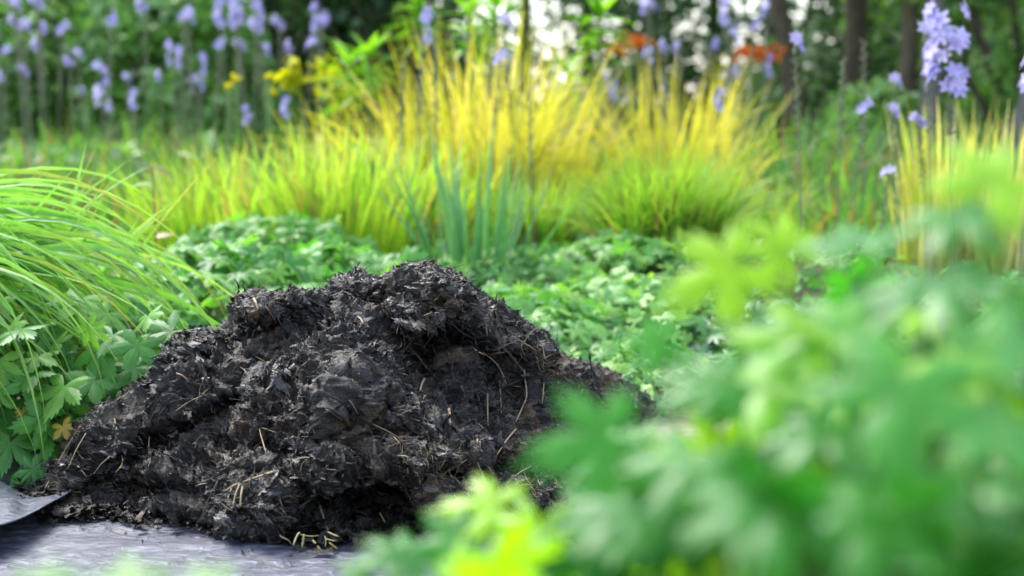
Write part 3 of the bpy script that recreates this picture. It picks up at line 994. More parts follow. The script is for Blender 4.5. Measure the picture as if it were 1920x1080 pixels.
# in-focus plant left of the heap
LV = [(370, 818, 2.66, 66, (0, -.7, .9), (-.1, -.8, -.4)), (300, 805, 2.68, 40, (-.3, -.5, 1), (-1, -.3, 0)), (190, 650, 2.7, 70, (-.3, -.8, .8), (-.5, -.5, -.7)), (250, 690, 2.7, 62, (.2, -.7, .8), (.4, -.5, -.7)),
      (150, 560, 2.78, 60, (0, -.6, .9), (-.3, -.4, -.8)), (400, 640, 2.72, 60, (.2, -.6, 1), (.9, -.2, -.3)), (480, 660, 2.76, 56, (.3, -.5, 1), (1, .2, -.2)), (330, 620, 2.74, 62, (-.1, -.6, 1), (-.8, -.3, -.3)),
      (60, 700, 2.66, 62, (-.2, -.6, .9), (-.8, -.5, 0)), (20, 830, 2.64, 66, (0, -.6, .9), (-.1, -.7, -.6)), (110, 740, 2.68, 50, (.2, -.6, .9), (0, -.7, -.6)), (250, 720, 2.75, 60, (.3, -.6, .9), (.8, -.5, -.3)),
      (60, 880, 2.58, 46, (.2, -.8, .8), (1, -.3, -.2)), (150, 905, 2.56, 30, (.4, -.8, .7), (1, -.4, -.3)), (20, 910, 2.6, 50, (0, -.7, .8), (.3, -.8, -.2)), (30, 600, 2.8, 70, (0, -.6, 1), (-.3, -.6, -.5)),
      (10, 770, 2.72, 70, (0, -.5, 1), (.3, -.7, -.2)), (90, 640, 2.8, 60, (0, -.5, 1), (.2, -.7, -.2)), (440, 720, 2.72, 66, (.1, -.7, .8), (.8, -.5, -.1)), (510, 600, 2.85, 40, (.1, -.7, .8), (.8, -.5, -.1)),
      (360, 700, 2.74, 60, (0, -.6, .9), (.5, -.4, -.4)), (200, 790, 2.74, 50, (0, -.6, .9), (-.5, -.4, -.4)), (300, 740, 2.8, 60, (0, -.6, .9), (0, -.9, -.1))]
# photo positions of the crop read at 2.7x are folded into photo pixels here
LV = [(x * .98 if x > 260 else x, y, D, r, f, w_) for x, y, D, r, f, w_ in LV if not (x > 330 and y > 690 and x < 500 and y < 760) ]
LV = [l for l in LV if l[0] < 330 or l[1] < 660]
lv = [rleaf(x, y, D, r * 1.25, f, w_, .12) for x, y, D, r, f, w_ in LV]
lv += [rleaf(random.uniform(-160, 290), random.uniform(560, 880), random.uniform(2.62, 2.95), random.uniform(50, 85), face=(0, -.75, .8), jit=.4, rn=random.uniform(0, 1)) for _ in range(95)]
lv += [rleaf(128, 800, 2.66, 40, (0, -.8, .7), (.2, -.5, -.6), rn=.8)]
leafy_plant('geranium_plant', 'sharp cut-leaved green geranium crowding the left end of the manure heap', 'leafy plant', Gd(60, 830) * [1, 1.08, 0], lv, 'geranium')
yl = [rleaf(118, 800, 2.62, 34, (0, -.9, .5), (.3, -.3, -.8), .1), rleaf(40, 770, 2.66, 18, (0, -.9, .5), (.3, -.3, -.8), .1)]
leafy_plant('yellowing_leaf', 'small yellowed withering leaf low beside the left foot of the heap', 'dying leaf', P(110, 850, 2.66) * [1, 1, 0], yl, 'yellowed', each=True)

# arching grass clump above it
gc = thing('grass_clump', 'fountain of long arching fresh green grass blades at the left edge', 'grass clump', (-1.30, 2.96, 0))
g = Geo()
n = 470
b0 = np.stack([rng.normal(0, .07, n), rng.normal(0, .07, n), np.zeros(n)], -1)
az = rng.normal(-.28, .5, n)
ln = rng.uniform(.70, 1.03, n)
t0 = rng.uniform(.0, .5, n); t1 = rng.uniform(2.4, 3.1, n)
az[374:376] = .1; t1[350:400] = rng.uniform(.2, 1.3, 50); ln[350:400] = rng.uniform(.36, .66, 50); az[350:400] = rng.uniform(-.8, 1.2, 50); b0[350:400, 0] += rng.uniform(.1, .4, 50); b0[350:400, 1] += .15; t0[350:400] += .1
blades(g, b0, az, t0, t1, ln, rng.uniform(.011, .027, n), seg=16, p=1.3, roll=rng.normal(.8, .7, n), wav=.2)
obj('blades', g.mesh('blades'), M['blade_left'], gc)


# ------------------------------------------------------------------ tufts of ornamental grass
def tuft(name, label, cat, loc, n, h, spread, wid, mat, droop=(.6, 1.5), lean=0.0, group=None, seg=8, t0=(.02, .55), part='blades'):
    t = thing(name, label, cat, loc, 0, group)
    g = Geo()
    a = rng.uniform(0, 2 * math.pi, n); rr = spread * np.sqrt(rng.random(n))
    b = np.stack([np.cos(a) * rr, np.sin(a) * rr, 0 * a], -1)
    az = a + rng.normal(0, .6, n)
    tt0 = rng.uniform(*t0, n) * (.3 + .7 * rr / spread)
    blades(g, b, az, tt0, tt0 + rng.uniform(*droop, n) * rng.random(n), h * (.45 + .6 * rng.random(n) ** .8), wid * rng.uniform(.6, 1.2, n), seg=seg, p=1.6, wav=.1)
    obj(part, g.mesh(part), M[mat], t)
    return t


def gz(px, D):
    return ((px - 960) / FPX * D, D, float(bedz(D)))


def hpx(py, D):
    return float(P(960, py, D)[2] - bedz(D))


# lime grass, left of middle
for i, (px, D, top, n) in enumerate([(395, 5.0, 300, 560), (530, 4.9, 285, 360), (655, 4.8, 255, 620), (760, 5.1, 290, 420), (470, 5.6, 275, 460)]):
    tuft('lime_grass', ['lime green grass tuft at the left end of the lime row', 'broad lime green grass tuft behind the cut-leaved ground foliage',
                        'lime green grass tuft rising over bare soil in the row middle', 'lime green grass tuft beside the bluish strap leaves',
                        'lime green grass tuft standing behind the front lime tufts'][i], 'grass tuft', gz(px, D), int(n * .30), hpx(top, D) * 1.2, .2, .021, 'lime', (.3, 1.5), group='lime grass tufts')
# golden grass
for i, (px, D, top, n) in enumerate([(780, 6.2, 190, 420), (910, 6.0, 115, 760), (1010, 6.1, 170, 460), (1265, 6.2, 175, 700), (1150, 6.8, 240, 120), (690, 6.5, 215, 240)]):
    tuft('golden_grass', ['golden yellow grass clump left of the biggest golden clump', 'biggest golden yellow grass clump with wispy tips in the middle',
                          'golden yellow grass clump right of the biggest, arching over', 'separate golden grass clump above the fine green tuft',
                          'thin golden grass clump between the two golden masses', 'sparse golden grass at the left end of the golden mass'][i],
         'grass clump', gz(px, D), int(n * .36), hpx(top, D) * 1.3, .2, .015, 'gold', (.3, 2.0), group='golden grass clumps')
# fine green tufts
for i, (px, D, top, n) in enumerate([(1250, 4.7, 315, 1500), (1000, 5.2, 350, 620), (1410, 5.4, 350, 420)]):
    tuft('green_grass', ['dense round tuft of fine bright green grass right of middle', 'bright green grass tuft under the big golden clump', 'thin green grass tuft behind the blurred lime leaf'][i],
         'grass tuft', gz(px, D), int(n * .6), hpx(top, D) * 1.3, .13, .011, 'green_tuft', (.6, 1.9), group='fine green grass tufts')
# bluish strap leaves
tuft('strap_plant', 'stiff bluish green strap leaves standing in front of the grasses', 'leafy plant', gz(885, 4.3), 60, .50, .09, .022, 'strap', (.1, .7), t0=(.02, .45), part='leaves')
tuft('iris_plant', 'dark green sword leaves below the yellow flowers at left', 'leafy plant', gz(505, 7.2), 90, .62, .14, .028, 'dark_iris', (.1, .4), t0=(.02, .25), part='leaves')
# cream variegated tuft right
for i, (px, D, top) in enumerate([(1760, 4.7, 200), (1880, 4.6, 200)]):
    tuft('variegated_grass', ['cream and yellow variegated grass under the tall lilac spike', 'cream and yellow variegated grass at the right edge'][i], 'grass clump', gz(px, D), 80, hpx(top, D) * 1.05, .09, .026, 'cream', (.0, .5), t0=(.02, .3), group='variegated grasses')
# single blades
for (px, py, top, D, col, lab) in ((1048, 500, 415, 4.3, 'lime', 'single upright yellow green blade right of the strap leaves'), (1195, 600, 490, 4.0, 'lime', 'single bent yellow green blade beside the fine green tuft')):
    t = thing('young_grass', lab, 'grass blade', (P(px, py, D)[0], D, 0))
    g = Geo(); blades(g, np.zeros((3, 3)), np.array([0., 2.5, 1.2]), .03, .2, hpx(top, D) * np.array([1, .7, .6]), .012, roll=0.0)
    obj('blades', g.mesh('blades'), M[col], t)


# ------------------------------------------------------------------ ground foliage
def carpet(name, label, pts, mat, temps, size, up=.6, cat='ground cover'):
    o_ = thing
    g = Geo()
    n = len(pts)
    k = rng.integers(0, len(temps), n)
    for i, (tv, tf, tt_) in enumerate(temps):
        s = pts[k == i]
        m = len(s)
        nr = np.stack([rng.normal(0, .5, m), rng.normal(-.25, .5, m), np.full(m, up)], -1)
        scatter(g, tv, tf, tt_, frames(nr, rng.normal(0, 1, (m, 3)) * [1, 1, .3]), size * rng.uniform(.35, 1.5, m), s)
    o = obj(name, g.mesh(name), M[mat])
    return tag(o, label, cat, kind='stuff')


def region(n, pxr, Dr, hfun):
    px = rng.uniform(*pxr, n); D = rng.uniform(*Dr, n)
    x = (px - 960) / FPX * D
    h = hfun(x, D) * rng.random(n) ** .5 + bedz(D)
    return np.stack([x, D, h], -1)


def mound(cx, cy, rx, ry_, h):
    return lambda x, y: h * np.clip(1 - ((x - cx) / rx) ** 2 - ((y - cy) / ry_) ** 2, .0, 1) ** .5 + .02


# cut-leaved mound behind the heap, left
def mound_plant(name, label, cx, cy, rx, ry_, h, n, mat, temps, size, group=None, cat='leafy plant'):
    """one leafy mound of its own: foliage over short stalks"""
    t = thing(name, label, cat, (cx, cy, float(bedz(cy))), 0, group)
    a = rng.uniform(0, 2 * math.pi, n); r = np.sqrt(rng.random(n))
    x = np.cos(a) * r * rx; y = np.sin(a) * r * ry_
    z = h * np.sqrt(np.clip(1 - r ** 2, 0, 1)) * (.55 + .45 * rng.random(n) ** .4) + .02
    pts = np.stack([x, y, z], -1)
    g = Geo(); k = rng.integers(0, len(temps), n)
    for i, (tv, tf, tt_) in enumerate(temps):
        s = pts[k == i]; m = len(s)
        nr = np.stack([s[:, 0] / rx * .6, s[:, 1] / ry_ * .6 - .15, np.full(m, .8)], -1) + rng.normal(0, .35, (m, 3))
        fw = np.stack([s[:, 0], s[:, 1] - .1, np.full(m, -.1)], -1) + rng.normal(0, .15, (m, 3))
        scatter(g, tv, tf, tt_, frames(nr, fw), size * rng.uniform(.4, 1.35, m), s)
    obj('foliage', g.mesh('foliage'), M[mat], t)
    gs = Geo()
    for p_ in pts[:40]:
        tube(gs, bez((p_[0] * .2, p_[1] * .2, 0), (p_[0] * .5, p_[1] * .5, p_[2] * .7), p_, 5), .002, 4, .5)
    obj('stems', gs.mesh('stems'), M['stem'], t)
    return t


PL = PALMLO
mound_plant('geranium_mound', 'soft cut-leaved geranium mound directly behind the left shoulder of the heap', -.62, 3.75, .34, .32, .30, 520, 'geranium', PL + [PALM[0]], .045, 'geranium mounds')
mound_plant('geranium_mound', 'cut-leaved geranium mound in front of the lime grass row', -.42, 4.1, .36, .28, .22, 420, 'geranium', PL + [PALM[0]], .045, 'geranium mounds')
mound_plant('geranium_mound', 'cut-leaved geranium mound under the arching grass tips', -.82, 3.35, .26, .3, .26, 320, 'geranium', PL + [PALM[0]], .045, 'geranium mounds')
mound_plant('round_leaf_plant', 'soft green plant just behind the crest of the heap', -.02, 3.7, .32, .4, .20, 700, 'lowleaf', ROUND + PL, .036, 'round-leaved plants')
mound_plant('round_leaf_plant', 'round-leaved green plant right of the heap crest below the fine tuft', .27, 4.0, .32, .35, .17, 640, 'lowleaf', ROUND + PL, .034, 'round-leaved plants')
mound_plant('round_leaf_plant', 'low green plant beside the right slope of the heap', .22, 3.45, .22, .25, .11, 420, 'lowleaf', ROUND + PL, .028, 'round-leaved plants')
mound_plant('lacy_plant', 'lacy green plant in front of the lime row left of the strap leaves', -.62, 4.45, .34, .2, .2, 420, 'geranium', PL, .036, 'lacy plants')
mound_plant('lacy_plant', 'lacy green plant lapping the base of the bluish strap leaves', -.02, 4.3, .3, .2, .15, 420, 'lowleaf', PL, .034, 'lacy plants')
mound_plant('lacy_plant', 'lacy green plant spilling in front of the fine green tuft', .32, 4.45, .3, .2, .15, 420, 'lowleaf', PL, .034, 'lacy plants')
mound_plant('bluish_plant', 'bluish grey-green crinkled ground plant seen under the blurred lime leaf', .52, 3.95, .3, .3, .13, 520, 'bluish', PL, .03, 'bluish ground plants')
mound_plant('bluish_plant', 'crinkled bluish plant glimpsed between the blurred leaves below the heap tip', .13, 2.15, .1, .12, .07, 60, 'bluish', [PALM[0], ROUND[0]], .032, 'bluish ground plants')
# general low growth
carpet('ground_cover', 'mixed low green leaves covering the bed behind the heap', np.concatenate([region(1900, (-200, 500), (3.6, 7.5), lambda x, y: .08 + 0 * x), region(4200, (760, 2100), (3.6, 7.5), lambda x, y: .08 + 0 * x)]), 'lowleaf', [LOWOV, PL[0]], .035)
carpet('undergrowth', 'mixed green growth covering the far part of the bed', region(9000, (-300, 2200), (7, 14), lambda x, y: .30 + 0 * x), 'meadow', [LOWOV, NARROW], .1)

# small seedling with a red stem at left
t = thing('seedling', 'thin seedling with red stem and pale orange leaves before the lime grass', 'seedling', gz(287, 4.0))
b = np.array(gz(287, 4.0)); g = Geo(); topz = P(285, 312, 4.0) - b
tube(g, bez((0, 0, 0), (.01, 0, topz[2] * .5), topz, 8), np.linspace(.004, .002, 8), 6, .5); obj('stem', g.mesh('stem'), M['redstem'], t)
g = Geo(); k = 9
zz = np.linspace(.25, 1, k) * topz[2]
scatter(g, *OV, frames(np.stack([rng.normal(0, .5, k), rng.normal(-.6, .3, k), np.ones(k)], -1), np.stack([np.array([(-1) ** i for i in range(k)]), rng.normal(0, .3, k), np.full(k, .1)], -1)), np.full(k, .05), np.stack([0 * zz, 0 * zz, zz], -1))
obj('leaves', g.mesh('leaves'), M['seedleaf'], t)


# ------------------------------------------------------------------ strappy green growth in middle distance
for (px, D, top, n, w_, lab) in [
        (60, 7.5, 250, 120, .026, 'pale green strappy clump behind the upright tips of the arching grass'), (170, 8, 235, 120, .026, 'pale green strappy clump below the leftmost lilac flowers'),
        (280, 8, 230, 120, .026, 'pale green strappy clump below the lowest big lilac flower'), (390, 7.6, 240, 110, .026, 'pale green strappy clump left of the dark sword leaves'),
        (240, 6.2, 300, 110, .024, 'fresh green clump just above the red-stemmed seedling'), (110, 6.4, 300, 110, .024, 'fresh green clump over the arching grass crest'),
        (350, 6.4, 310, 90, .024, 'fresh green clump touching the left end of the lime row'), (1480, 6.6, 230, 110, .028, 'green strappy clump below the orange bloom and leaning trunk'),
        (1570, 6.2, 270, 110, .028, 'green strappy clump behind the short low lilac spike'), (1650, 7.0, 250, 110, .028, 'green strappy clump below the straight brown trunk'),
        (1420, 7.6, 200, 110, .028, 'green strappy clump right behind the separate golden grass'), (1530, 5.3, 360, 90, .024, 'nearest green strappy clump right of the fine tuft'),
        (1130, 7.2, 260, 80, .028, 'green strappy clump between the two golden grass masses'), (1640, 5.4, 340, 90, .024, 'green strappy clump just left of the cream grass'),
        (600, 7.6, 230, 80, .026, 'green strappy clump behind the lime row right of the sword leaves'), (1750, 6.6, 250, 80, .028, 'green strappy clump behind the cream grass'),
        (1850, 6.8, 250, 80, .028, 'green strappy clump at the right edge behind the cream grass'), (-30, 6.8, 260, 80, .028, 'green strappy clump cut by the left edge')]:
    tuft('strap_leaf_clump', lab, 'leafy clump', gz(px, D), n, hpx(top, D) * 1.2, .25, w_, 'meadow', (.4, 1.6), group='strap-leaved clumps', seg=6)


# ------------------------------------------------------------------ lilac spikes
def floret(geo, c, s, out):
    k = 6
    a = np.linspace(0, 2 * math.pi, k, endpoint=False) + random.random()
    z = norm(np.array(out)[None])[0]
    x = norm(np.cross(z, [0.1, .2, 1.0])[None])[0]; y = np.cross(z, x)
    fw = np.cos(a)[:, None] * x + np.sin(a)[:, None] * y + z * .5
    scatter(geo, *LOWOV, frames(np.repeat(z[None], k, 0) - fw * .3, fw), np.full(k, s), np.repeat(np.array(c)[None], k, 0), np.full(k, random.random()))


def spike(h, nf, fl_len, fs, bud_len, seed, spr=.6, lean=.03, base_name='lilac_spike'):
    random.seed(seed)
    t = thing(base_name, 'lilac spike', 'flower spike', (0, 0, -20))
    g = Geo()
    tipp = np.array([random.uniform(-1, 1) * lean * 2, random.uniform(-1, 1) * lean, h])
    pts = bez((0, 0, 0), (tipp[0] * .1, 0, h * .5), tipp, 14)
    tube(g, pts, np.linspace(.0042, .002, 14), 6, .4)
    obj('stem', g.mesh('stem'), M['bud'], t)
    at = lambda f: np.array([np.interp(f, np.linspace(0, 1, 14), pts[:, i]) for i in range(3)])
    if nf:
        g = Geo()
        for i in range(nf):
            f = 1 - fl_len * (i / max(1, nf - 1)) * random.uniform(.9, 1.05)
            a = random.uniform(0, 6.28); o_ = np.array([math.cos(a), math.sin(a), .5])
            floret(g, at(f) + o_ * fs * spr, fs * random.uniform(.8, 1.15), o_)
        obj('flowers', g.mesh('flowers'), M['petal'], t)
    g = Geo()
    for i in range(26):
        f = 1 - fl_len - bud_len * i / 26
        a = i * 2.4; o_ = np.array([math.cos(a), math.sin(a), .9])
        c = at(max(f, .1))
        scatter(g, *LOWOV, frames(np.cross(o_, [0, 0, 1.])[None], o_[None]), np.array([.016]), c[None])
        tube(g, bez(c, c + o_ * .007, c + o_ * .013, 3), .0022, 4, .3)
    obj('buds', g.mesh('buds'), M['bud'], t)
    return t


protos = [spike(.9, 3, .03, .026, .3, 1), spike(.9, 12, .22, .028, .15, 2, .9), spike(.9, 5, .09, .025, .25, 3), spike(.9, 24, .25, .032, .1, 4, 1.5), spike(.9, 0, 0, .03, .35, 5)]
used = set()


def put_spike(kind, px, py, D, label, group):
    p_ = P(px, py, D)
    s = p_[2] / .9
    rz = random.uniform(0, 6.28)
    if kind not in used:
        used.add(kind)
        t = protos[kind]
        t.location = (p_[0], D, 0); t.rotation_euler = (0, 0, rz)
        t.scale = (max(s, .8),) * 2 + (s,)
        t['label'] = label; t['group'] = group
    else:
        t = dup(protos[kind], (p_[0], D, 0), rz, 1, label, group)
        t.scale = (max(s, .8),) * 2 + (s,)
    return t


G1 = 'lilac flower spikes'
for (kd, px, py, D, lab) in [
    (3, 1800, 28, 4.1, 'tallest fullest lilac flower spike at the upper right'), (0, 1762, 55, 4.25, 'small-headed lilac spike tucked against the fullest spike on the right'), (1, 1925, 30, 4.2, 'lilac flower spike cut by the right edge'),
    (0, 1512, 75, 4.4, 'spike with one round lilac flower left of the dark trunks'), (4, 1575, 115, 4.5, 'grey budded spike just right of the single-flowered spike'), (4, 1628, 80, 5.2, 'pale green budded spike before the dark trunks'),
    (0, 1700, 150, 4.6, 'thin spike with a small lilac head in front of the brown trunk'), (0, 1600, 195, 4.6, 'short spike with lilac florets low among green leaves'), (0, 1690, 205, 4.5, 'short lilac spike at the edge of the cream grass'),
    (0, 1748, 222, 4.3, 'short lilac spike inside the cream variegated grass'), (0, 1640, 320, 4.2, 'lowest leaning lilac spike over the blurred foreground leaves'), (2, 1345, 175, 6, 'lilac spike right of the golden grass clump'),
    (2, 775, 28, 5.2, 'lilac spike with dark stem in front of the lime whorled leaves'), (0, 915, 105, 5.6, 'lilac spike above the biggest golden clump'), (0, 970, 38, 5.8, 'lilac spike at the left of the bright sky gaps'),
    (4, 820, 60, 5.0, 'dark budded stem rising through the golden grass'), (4, 1000, 170, 4.9, 'dark leaning budded stem over the golden grass'), (4, 745, 120, 5.2, 'thin dark stem left in the golden grass'),
    (2, 462, 205, 6.5, 'lilac spike just left of the dark sword leaves'), (2, 545, 190, 6.5, 'lilac spike just right of the dark sword leaves'), (2, 597, 15, 7.5, 'lone lilac spike before the dark gap between shrubs'),
    (2, 262, 175, 6.8, 'lowest big lilac flower before the meadow leaves on the left'), (1, 202, 128, 7.0, 'lilac spike above the pale green meadow on the left')]:
    put_spike(kd, px, py, D, lab, G1)
LB = {(138, 110): 'left bloom of the small lilac pair under the top left spikes', (160, 100): 'right bloom of the small lilac pair under the top left spikes', (200, 30): 'lone small lilac spike between the corner crowd and the tall middle stems',
      (275, 5): 'lilac spike cut by the top edge above the gap left of two round heads', (328, 20): 'left of two round lilac heads on pale stems under the top edge', (368, 28): 'right of two round lilac heads on pale stems under the top edge',
      (398, 75): 'tiny faint lilac spike right of the dense lilac cluster', (165, 170): 'small lilac spike lowest on the left, just above the meadow leaves', (300, 140): 'lilac spike touching the lower left of the dense cluster',
      (250, 145): 'lilac spike left below the dense cluster', (598, 30): 'slim lilac spike doubling the lone one before the dark shrub gap', (470, 82): 'faint lilac spike above the round yellow flowers'}
for (px, py) in [(45, 5), (48, 40), (60, 45), (-2, 60), (-5, 95), (90, 0), (98, 48), (78, 48), (5, 140), (62, 130), (138, 110), (160, 100), (75, 80), (200, 30), (275, 5), (328, 20), (368, 28), (398, 75), (165, 170), (300, 140), (250, 145), (500, 45), (540, 40), (505, 90), (545, 85), (565, 80), (470, 82), (598, 30)]:
    if (px, py) in LB:
        put_spike(0, px, py, random.uniform(6.8, 7.8), LB[(px, py)], 'far lilac spikes that can be told apart')
    elif px < 130:
        put_spike(0, px, py, random.uniform(6.8, 7.8), 'small blurred lilac spike in the crowd in the top left corner', 'lilac spikes in the top left corner')
    else:
        put_spike(0, px, py, random.uniform(6.8, 7.8), 'small blurred lilac spike above the acid yellow plants', 'lilac spikes above the acid yellow plants')
for (px, py) in [(335, 85), (352, 95), (365, 108), (370, 140), (345, 145), (440, 0), (458, 8), (472, 12), (425, 8)]:
    put_spike(2, px, py, random.uniform(7.0, 7.8), 'lilac spike in the densest lilac cluster on the left', 'densest lilac cluster')
for i in range(20):
    px = random.uniform(1080, 1460); py = random.uniform(-20, 190)
    put_spike(random.choice([0, 2, 0]), px, py, random.uniform(6.6, 8.5), 'small blurred lilac spike against the bright gaps behind the golden grass', 'distant lilac spikes in the middle')
for t in [protos[k_] for k_ in range(5) if k_ not in used]:
    for c in list(t.children): bpy.data.objects.remove(c)
    bpy.data.objects.remove(t)


# ------------------------------------------------------------------ whorled lime plants, orange and yellow flowers
def whorl_plant(px, py, D, label, s=.13):
    p_ = P(px, py, D)
    t = thing('whorled_plant', label, 'leafy plant', (p_[0], D, 0), 0, 'lime whorled plants')
    g = Geo(); tube(g, bez((0, 0, 0), (.02, 0, p_[2] * .5), (0, 0, p_[2]), 8), np.linspace(.012, .007, 8), 6, .5)
    obj('stem', g.mesh('stem'), M['stem'], t)
    g = Geo()
    for j, dz in enumerate((0, -.06, -.12)):
        k = 13; a = rng.uniform(0, 6.28, k); el = rng.uniform(.1, 1.2, k) - j * .25
        fw = np.stack([np.cos(a) * np.cos(el), np.sin(a) * np.cos(el), np.sin(el)], -1)
        up_ = np.stack([-np.cos(a) * np.sin(el), -np.sin(a) * np.sin(el), np.cos(el)], -1) + 1e-3
        scatter(g, *ovate(.24, .2, .35, 7), frames(up_, fw), s * rng.uniform(.7, 1.1, k), np.tile([[0, 0, p_[2] + dz]], (k, 1)))
    obj('leaves', g.mesh('leaves'), M['whorl'], t)


for a in [(690, 110, 6.3, 'lime whorled plant at the left end of the golden grass'), (655, 125, 6.5, 'smaller lime whorled plant beside the left golden grass'), (790, 20, 6.6, 'lime whorled plant cut by the top edge beside the dark spike'),
          (880, 30, 6.5, 'largest lime whorled plant above the golden clump'), (930, 15, 6.8, 'lime whorled plant right behind the largest one'), (1122, 35, 6.3, 'lone lime whorled plant in front of the sky gaps'), (1065, 140, 6.9, 'low lime whorled plant under the sky gaps')]:
    whorl_plant(*a, s=.15)


def head_plant(px, py, D, mat, label, name, cat, size, flat=.35, n=60, group=None, fl=.03):
    p_ = P(px, py, D)
    t = thing(name, label, cat, (p_[0], D, 0), 0, group)
    g = Geo()
    for dx in (-size * .5, 0, size * .5):
        tube(g, bez((0, 0, 0), (dx * .3, 0, p_[2] * .5), (dx, 0, p_[2]), 8), .005, 5, .5)
    obj('stems', g.mesh('stems'), M['stem'], t)
    g = Geo()
    c = rng.normal(0, .45, (n, 3)) * [size, size, size * flat] + [0, 0, p_[2]]
    scatter(g, *LOWOV, frames(rng.normal(0, .5, (n, 3)) + [0, 0, 1], rng.normal(0, 1, (n, 3))), fl * rng.uniform(.7, 1.3, n), c)
    obj('flower_head', g.mesh('flower_head'), M[mat], t)


head_plant(1155, 92, 9.0, 'orange', 'left small part of the orange blooms before the sky gaps', 'orange_flower', 'orange flower', .07, .4, 60, 'orange flowers', .04)
head_plant(1192, 78, 9.0, 'orange', 'brighter orange bloom before the sky gaps', 'orange_flower', 'orange flower', .08, .5, 110, 'orange flowers', .04)
head_plant(1400, 98, 9.0, 'orange', 'orange bloom just left of the brightest orange bloom', 'orange_flower', 'orange flower', .08, .4, 110, 'orange flowers', .04)
head_plant(1438, 102, 8.8, 'orange', 'brightest orange bloom beside the leaning trunk', 'orange_flower', 'orange flower', .08, .5, 130, 'orange flowers', .04)
for i, (px, py) in enumerate([(443, 146), (430, 160), (503, 145), (508, 173)]):
    head_plant(px, py, 6.8, 'yellow', ['round yellow flower, upper of the left pair', 'smaller yellow flower at the lower left', 'round yellow flower above the sword leaves, upper right', 'yellow flower below the upper right one'][i],
               'yellow_flower', 'yellow flower', .011, .8, 34, 'round yellow flowers', .017)
head_plant(550, 140, 7.2, 'euph', 'acid yellow flowering plant behind the sword leaves', 'acid_yellow_plant', 'flowering plant', .055, 1.5, 120, 'acid yellow plants', .04)
head_plant(618, 150, 7.0, 'euph', 'acid yellow flowering plant against the left golden grass', 'acid_yellow_plant', 'flowering plant', .06, 1.6, 110, 'acid yellow plants', .04)
head_plant(650, 190, 7.0, 'euph', 'low acid yellow plant merging into the golden grass', 'acid_yellow_plant', 'flowering plant', .07, 1.0, 80, 'acid yellow plants', .04)


# ------------------------------------------------------------------ shrubs and trees
def cloud(n, c, r, inner=.5):
    d = norm(rng.normal(0, 1, (n, 3)))
    k = (inner + (1 - inner) * rng.random(n)) ** .5
    return np.array(c) + d * k[:, None] * np.array(r)


def shrub(x, y, r, h, n, mat, label, group, leaf=.09, lumps=16, name='shrub'):
    t = thing(name, label, 'shrub', (x, y, 0), 0, group)
    g = Geo()
    for i in range(7):
        a = random.uniform(0, 6.28)
        e = np.array([math.cos(a) * r * .7, math.sin(a) * r * .7, h * random.uniform(.5, .9)])
        tube(g, bez((0, 0, 0), (e[0] * .3, e[1] * .3, e[2] * .6), e, 7), np.linspace(.035, .01, 7), 6, .5)
    obj('branches', g.mesh('branches'), M['bark'], t)
    g = Geo()
    for i in range(lumps):
        a = random.uniform(0, 6.28); q = random.random() ** .5 * .8
        c = (math.cos(a) * r * q, math.sin(a) * r * q, h * random.uniform(.12, .92))
        m = n // lumps
        pts = cloud(m, c, (r * .38, r * .38, h * .16))
        nr = rng.normal(0, .6, (m, 3)) + [0, -.15, .7]
        scatter(g, *LOWOV, frames(nr, rng.normal(0, 1, (m, 3))), leaf * rng.uniform(.6, 1.3, m), pts, np.clip(rng.random(m) * .7 + random.random() * .3, 0, 1))
    obj('foliage', g.mesh('foliage'), M[mat], t)


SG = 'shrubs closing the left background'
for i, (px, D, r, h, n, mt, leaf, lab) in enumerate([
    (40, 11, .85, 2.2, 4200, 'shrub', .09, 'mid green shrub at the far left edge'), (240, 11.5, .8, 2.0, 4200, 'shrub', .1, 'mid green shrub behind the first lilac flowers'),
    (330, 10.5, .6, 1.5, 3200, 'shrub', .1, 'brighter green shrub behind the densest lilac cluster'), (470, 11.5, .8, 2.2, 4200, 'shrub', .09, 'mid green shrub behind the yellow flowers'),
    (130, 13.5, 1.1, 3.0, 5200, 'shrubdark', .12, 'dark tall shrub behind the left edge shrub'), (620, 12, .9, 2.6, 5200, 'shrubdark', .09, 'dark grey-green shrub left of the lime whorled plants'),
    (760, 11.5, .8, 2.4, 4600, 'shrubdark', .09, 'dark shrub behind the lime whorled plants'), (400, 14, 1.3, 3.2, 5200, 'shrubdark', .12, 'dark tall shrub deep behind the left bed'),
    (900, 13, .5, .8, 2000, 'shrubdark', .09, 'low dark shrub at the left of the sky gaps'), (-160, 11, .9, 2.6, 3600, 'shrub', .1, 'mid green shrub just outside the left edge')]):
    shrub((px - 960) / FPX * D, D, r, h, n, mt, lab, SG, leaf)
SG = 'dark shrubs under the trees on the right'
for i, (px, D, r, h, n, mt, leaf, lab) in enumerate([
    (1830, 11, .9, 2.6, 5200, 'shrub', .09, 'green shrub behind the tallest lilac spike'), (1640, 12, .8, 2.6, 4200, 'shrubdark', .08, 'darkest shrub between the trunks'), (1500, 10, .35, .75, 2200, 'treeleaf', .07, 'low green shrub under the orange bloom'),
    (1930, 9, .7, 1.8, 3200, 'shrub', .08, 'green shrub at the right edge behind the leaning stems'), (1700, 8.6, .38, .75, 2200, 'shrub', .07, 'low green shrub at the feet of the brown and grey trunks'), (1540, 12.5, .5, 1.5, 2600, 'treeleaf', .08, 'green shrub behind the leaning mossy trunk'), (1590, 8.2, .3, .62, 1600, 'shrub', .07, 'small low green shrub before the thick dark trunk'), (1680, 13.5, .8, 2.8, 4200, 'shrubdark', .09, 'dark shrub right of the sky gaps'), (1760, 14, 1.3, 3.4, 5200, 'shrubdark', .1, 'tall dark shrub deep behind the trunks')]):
    shrub((px - 960) / FPX * D, D, r, h, n, mt, lab, SG, leaf)


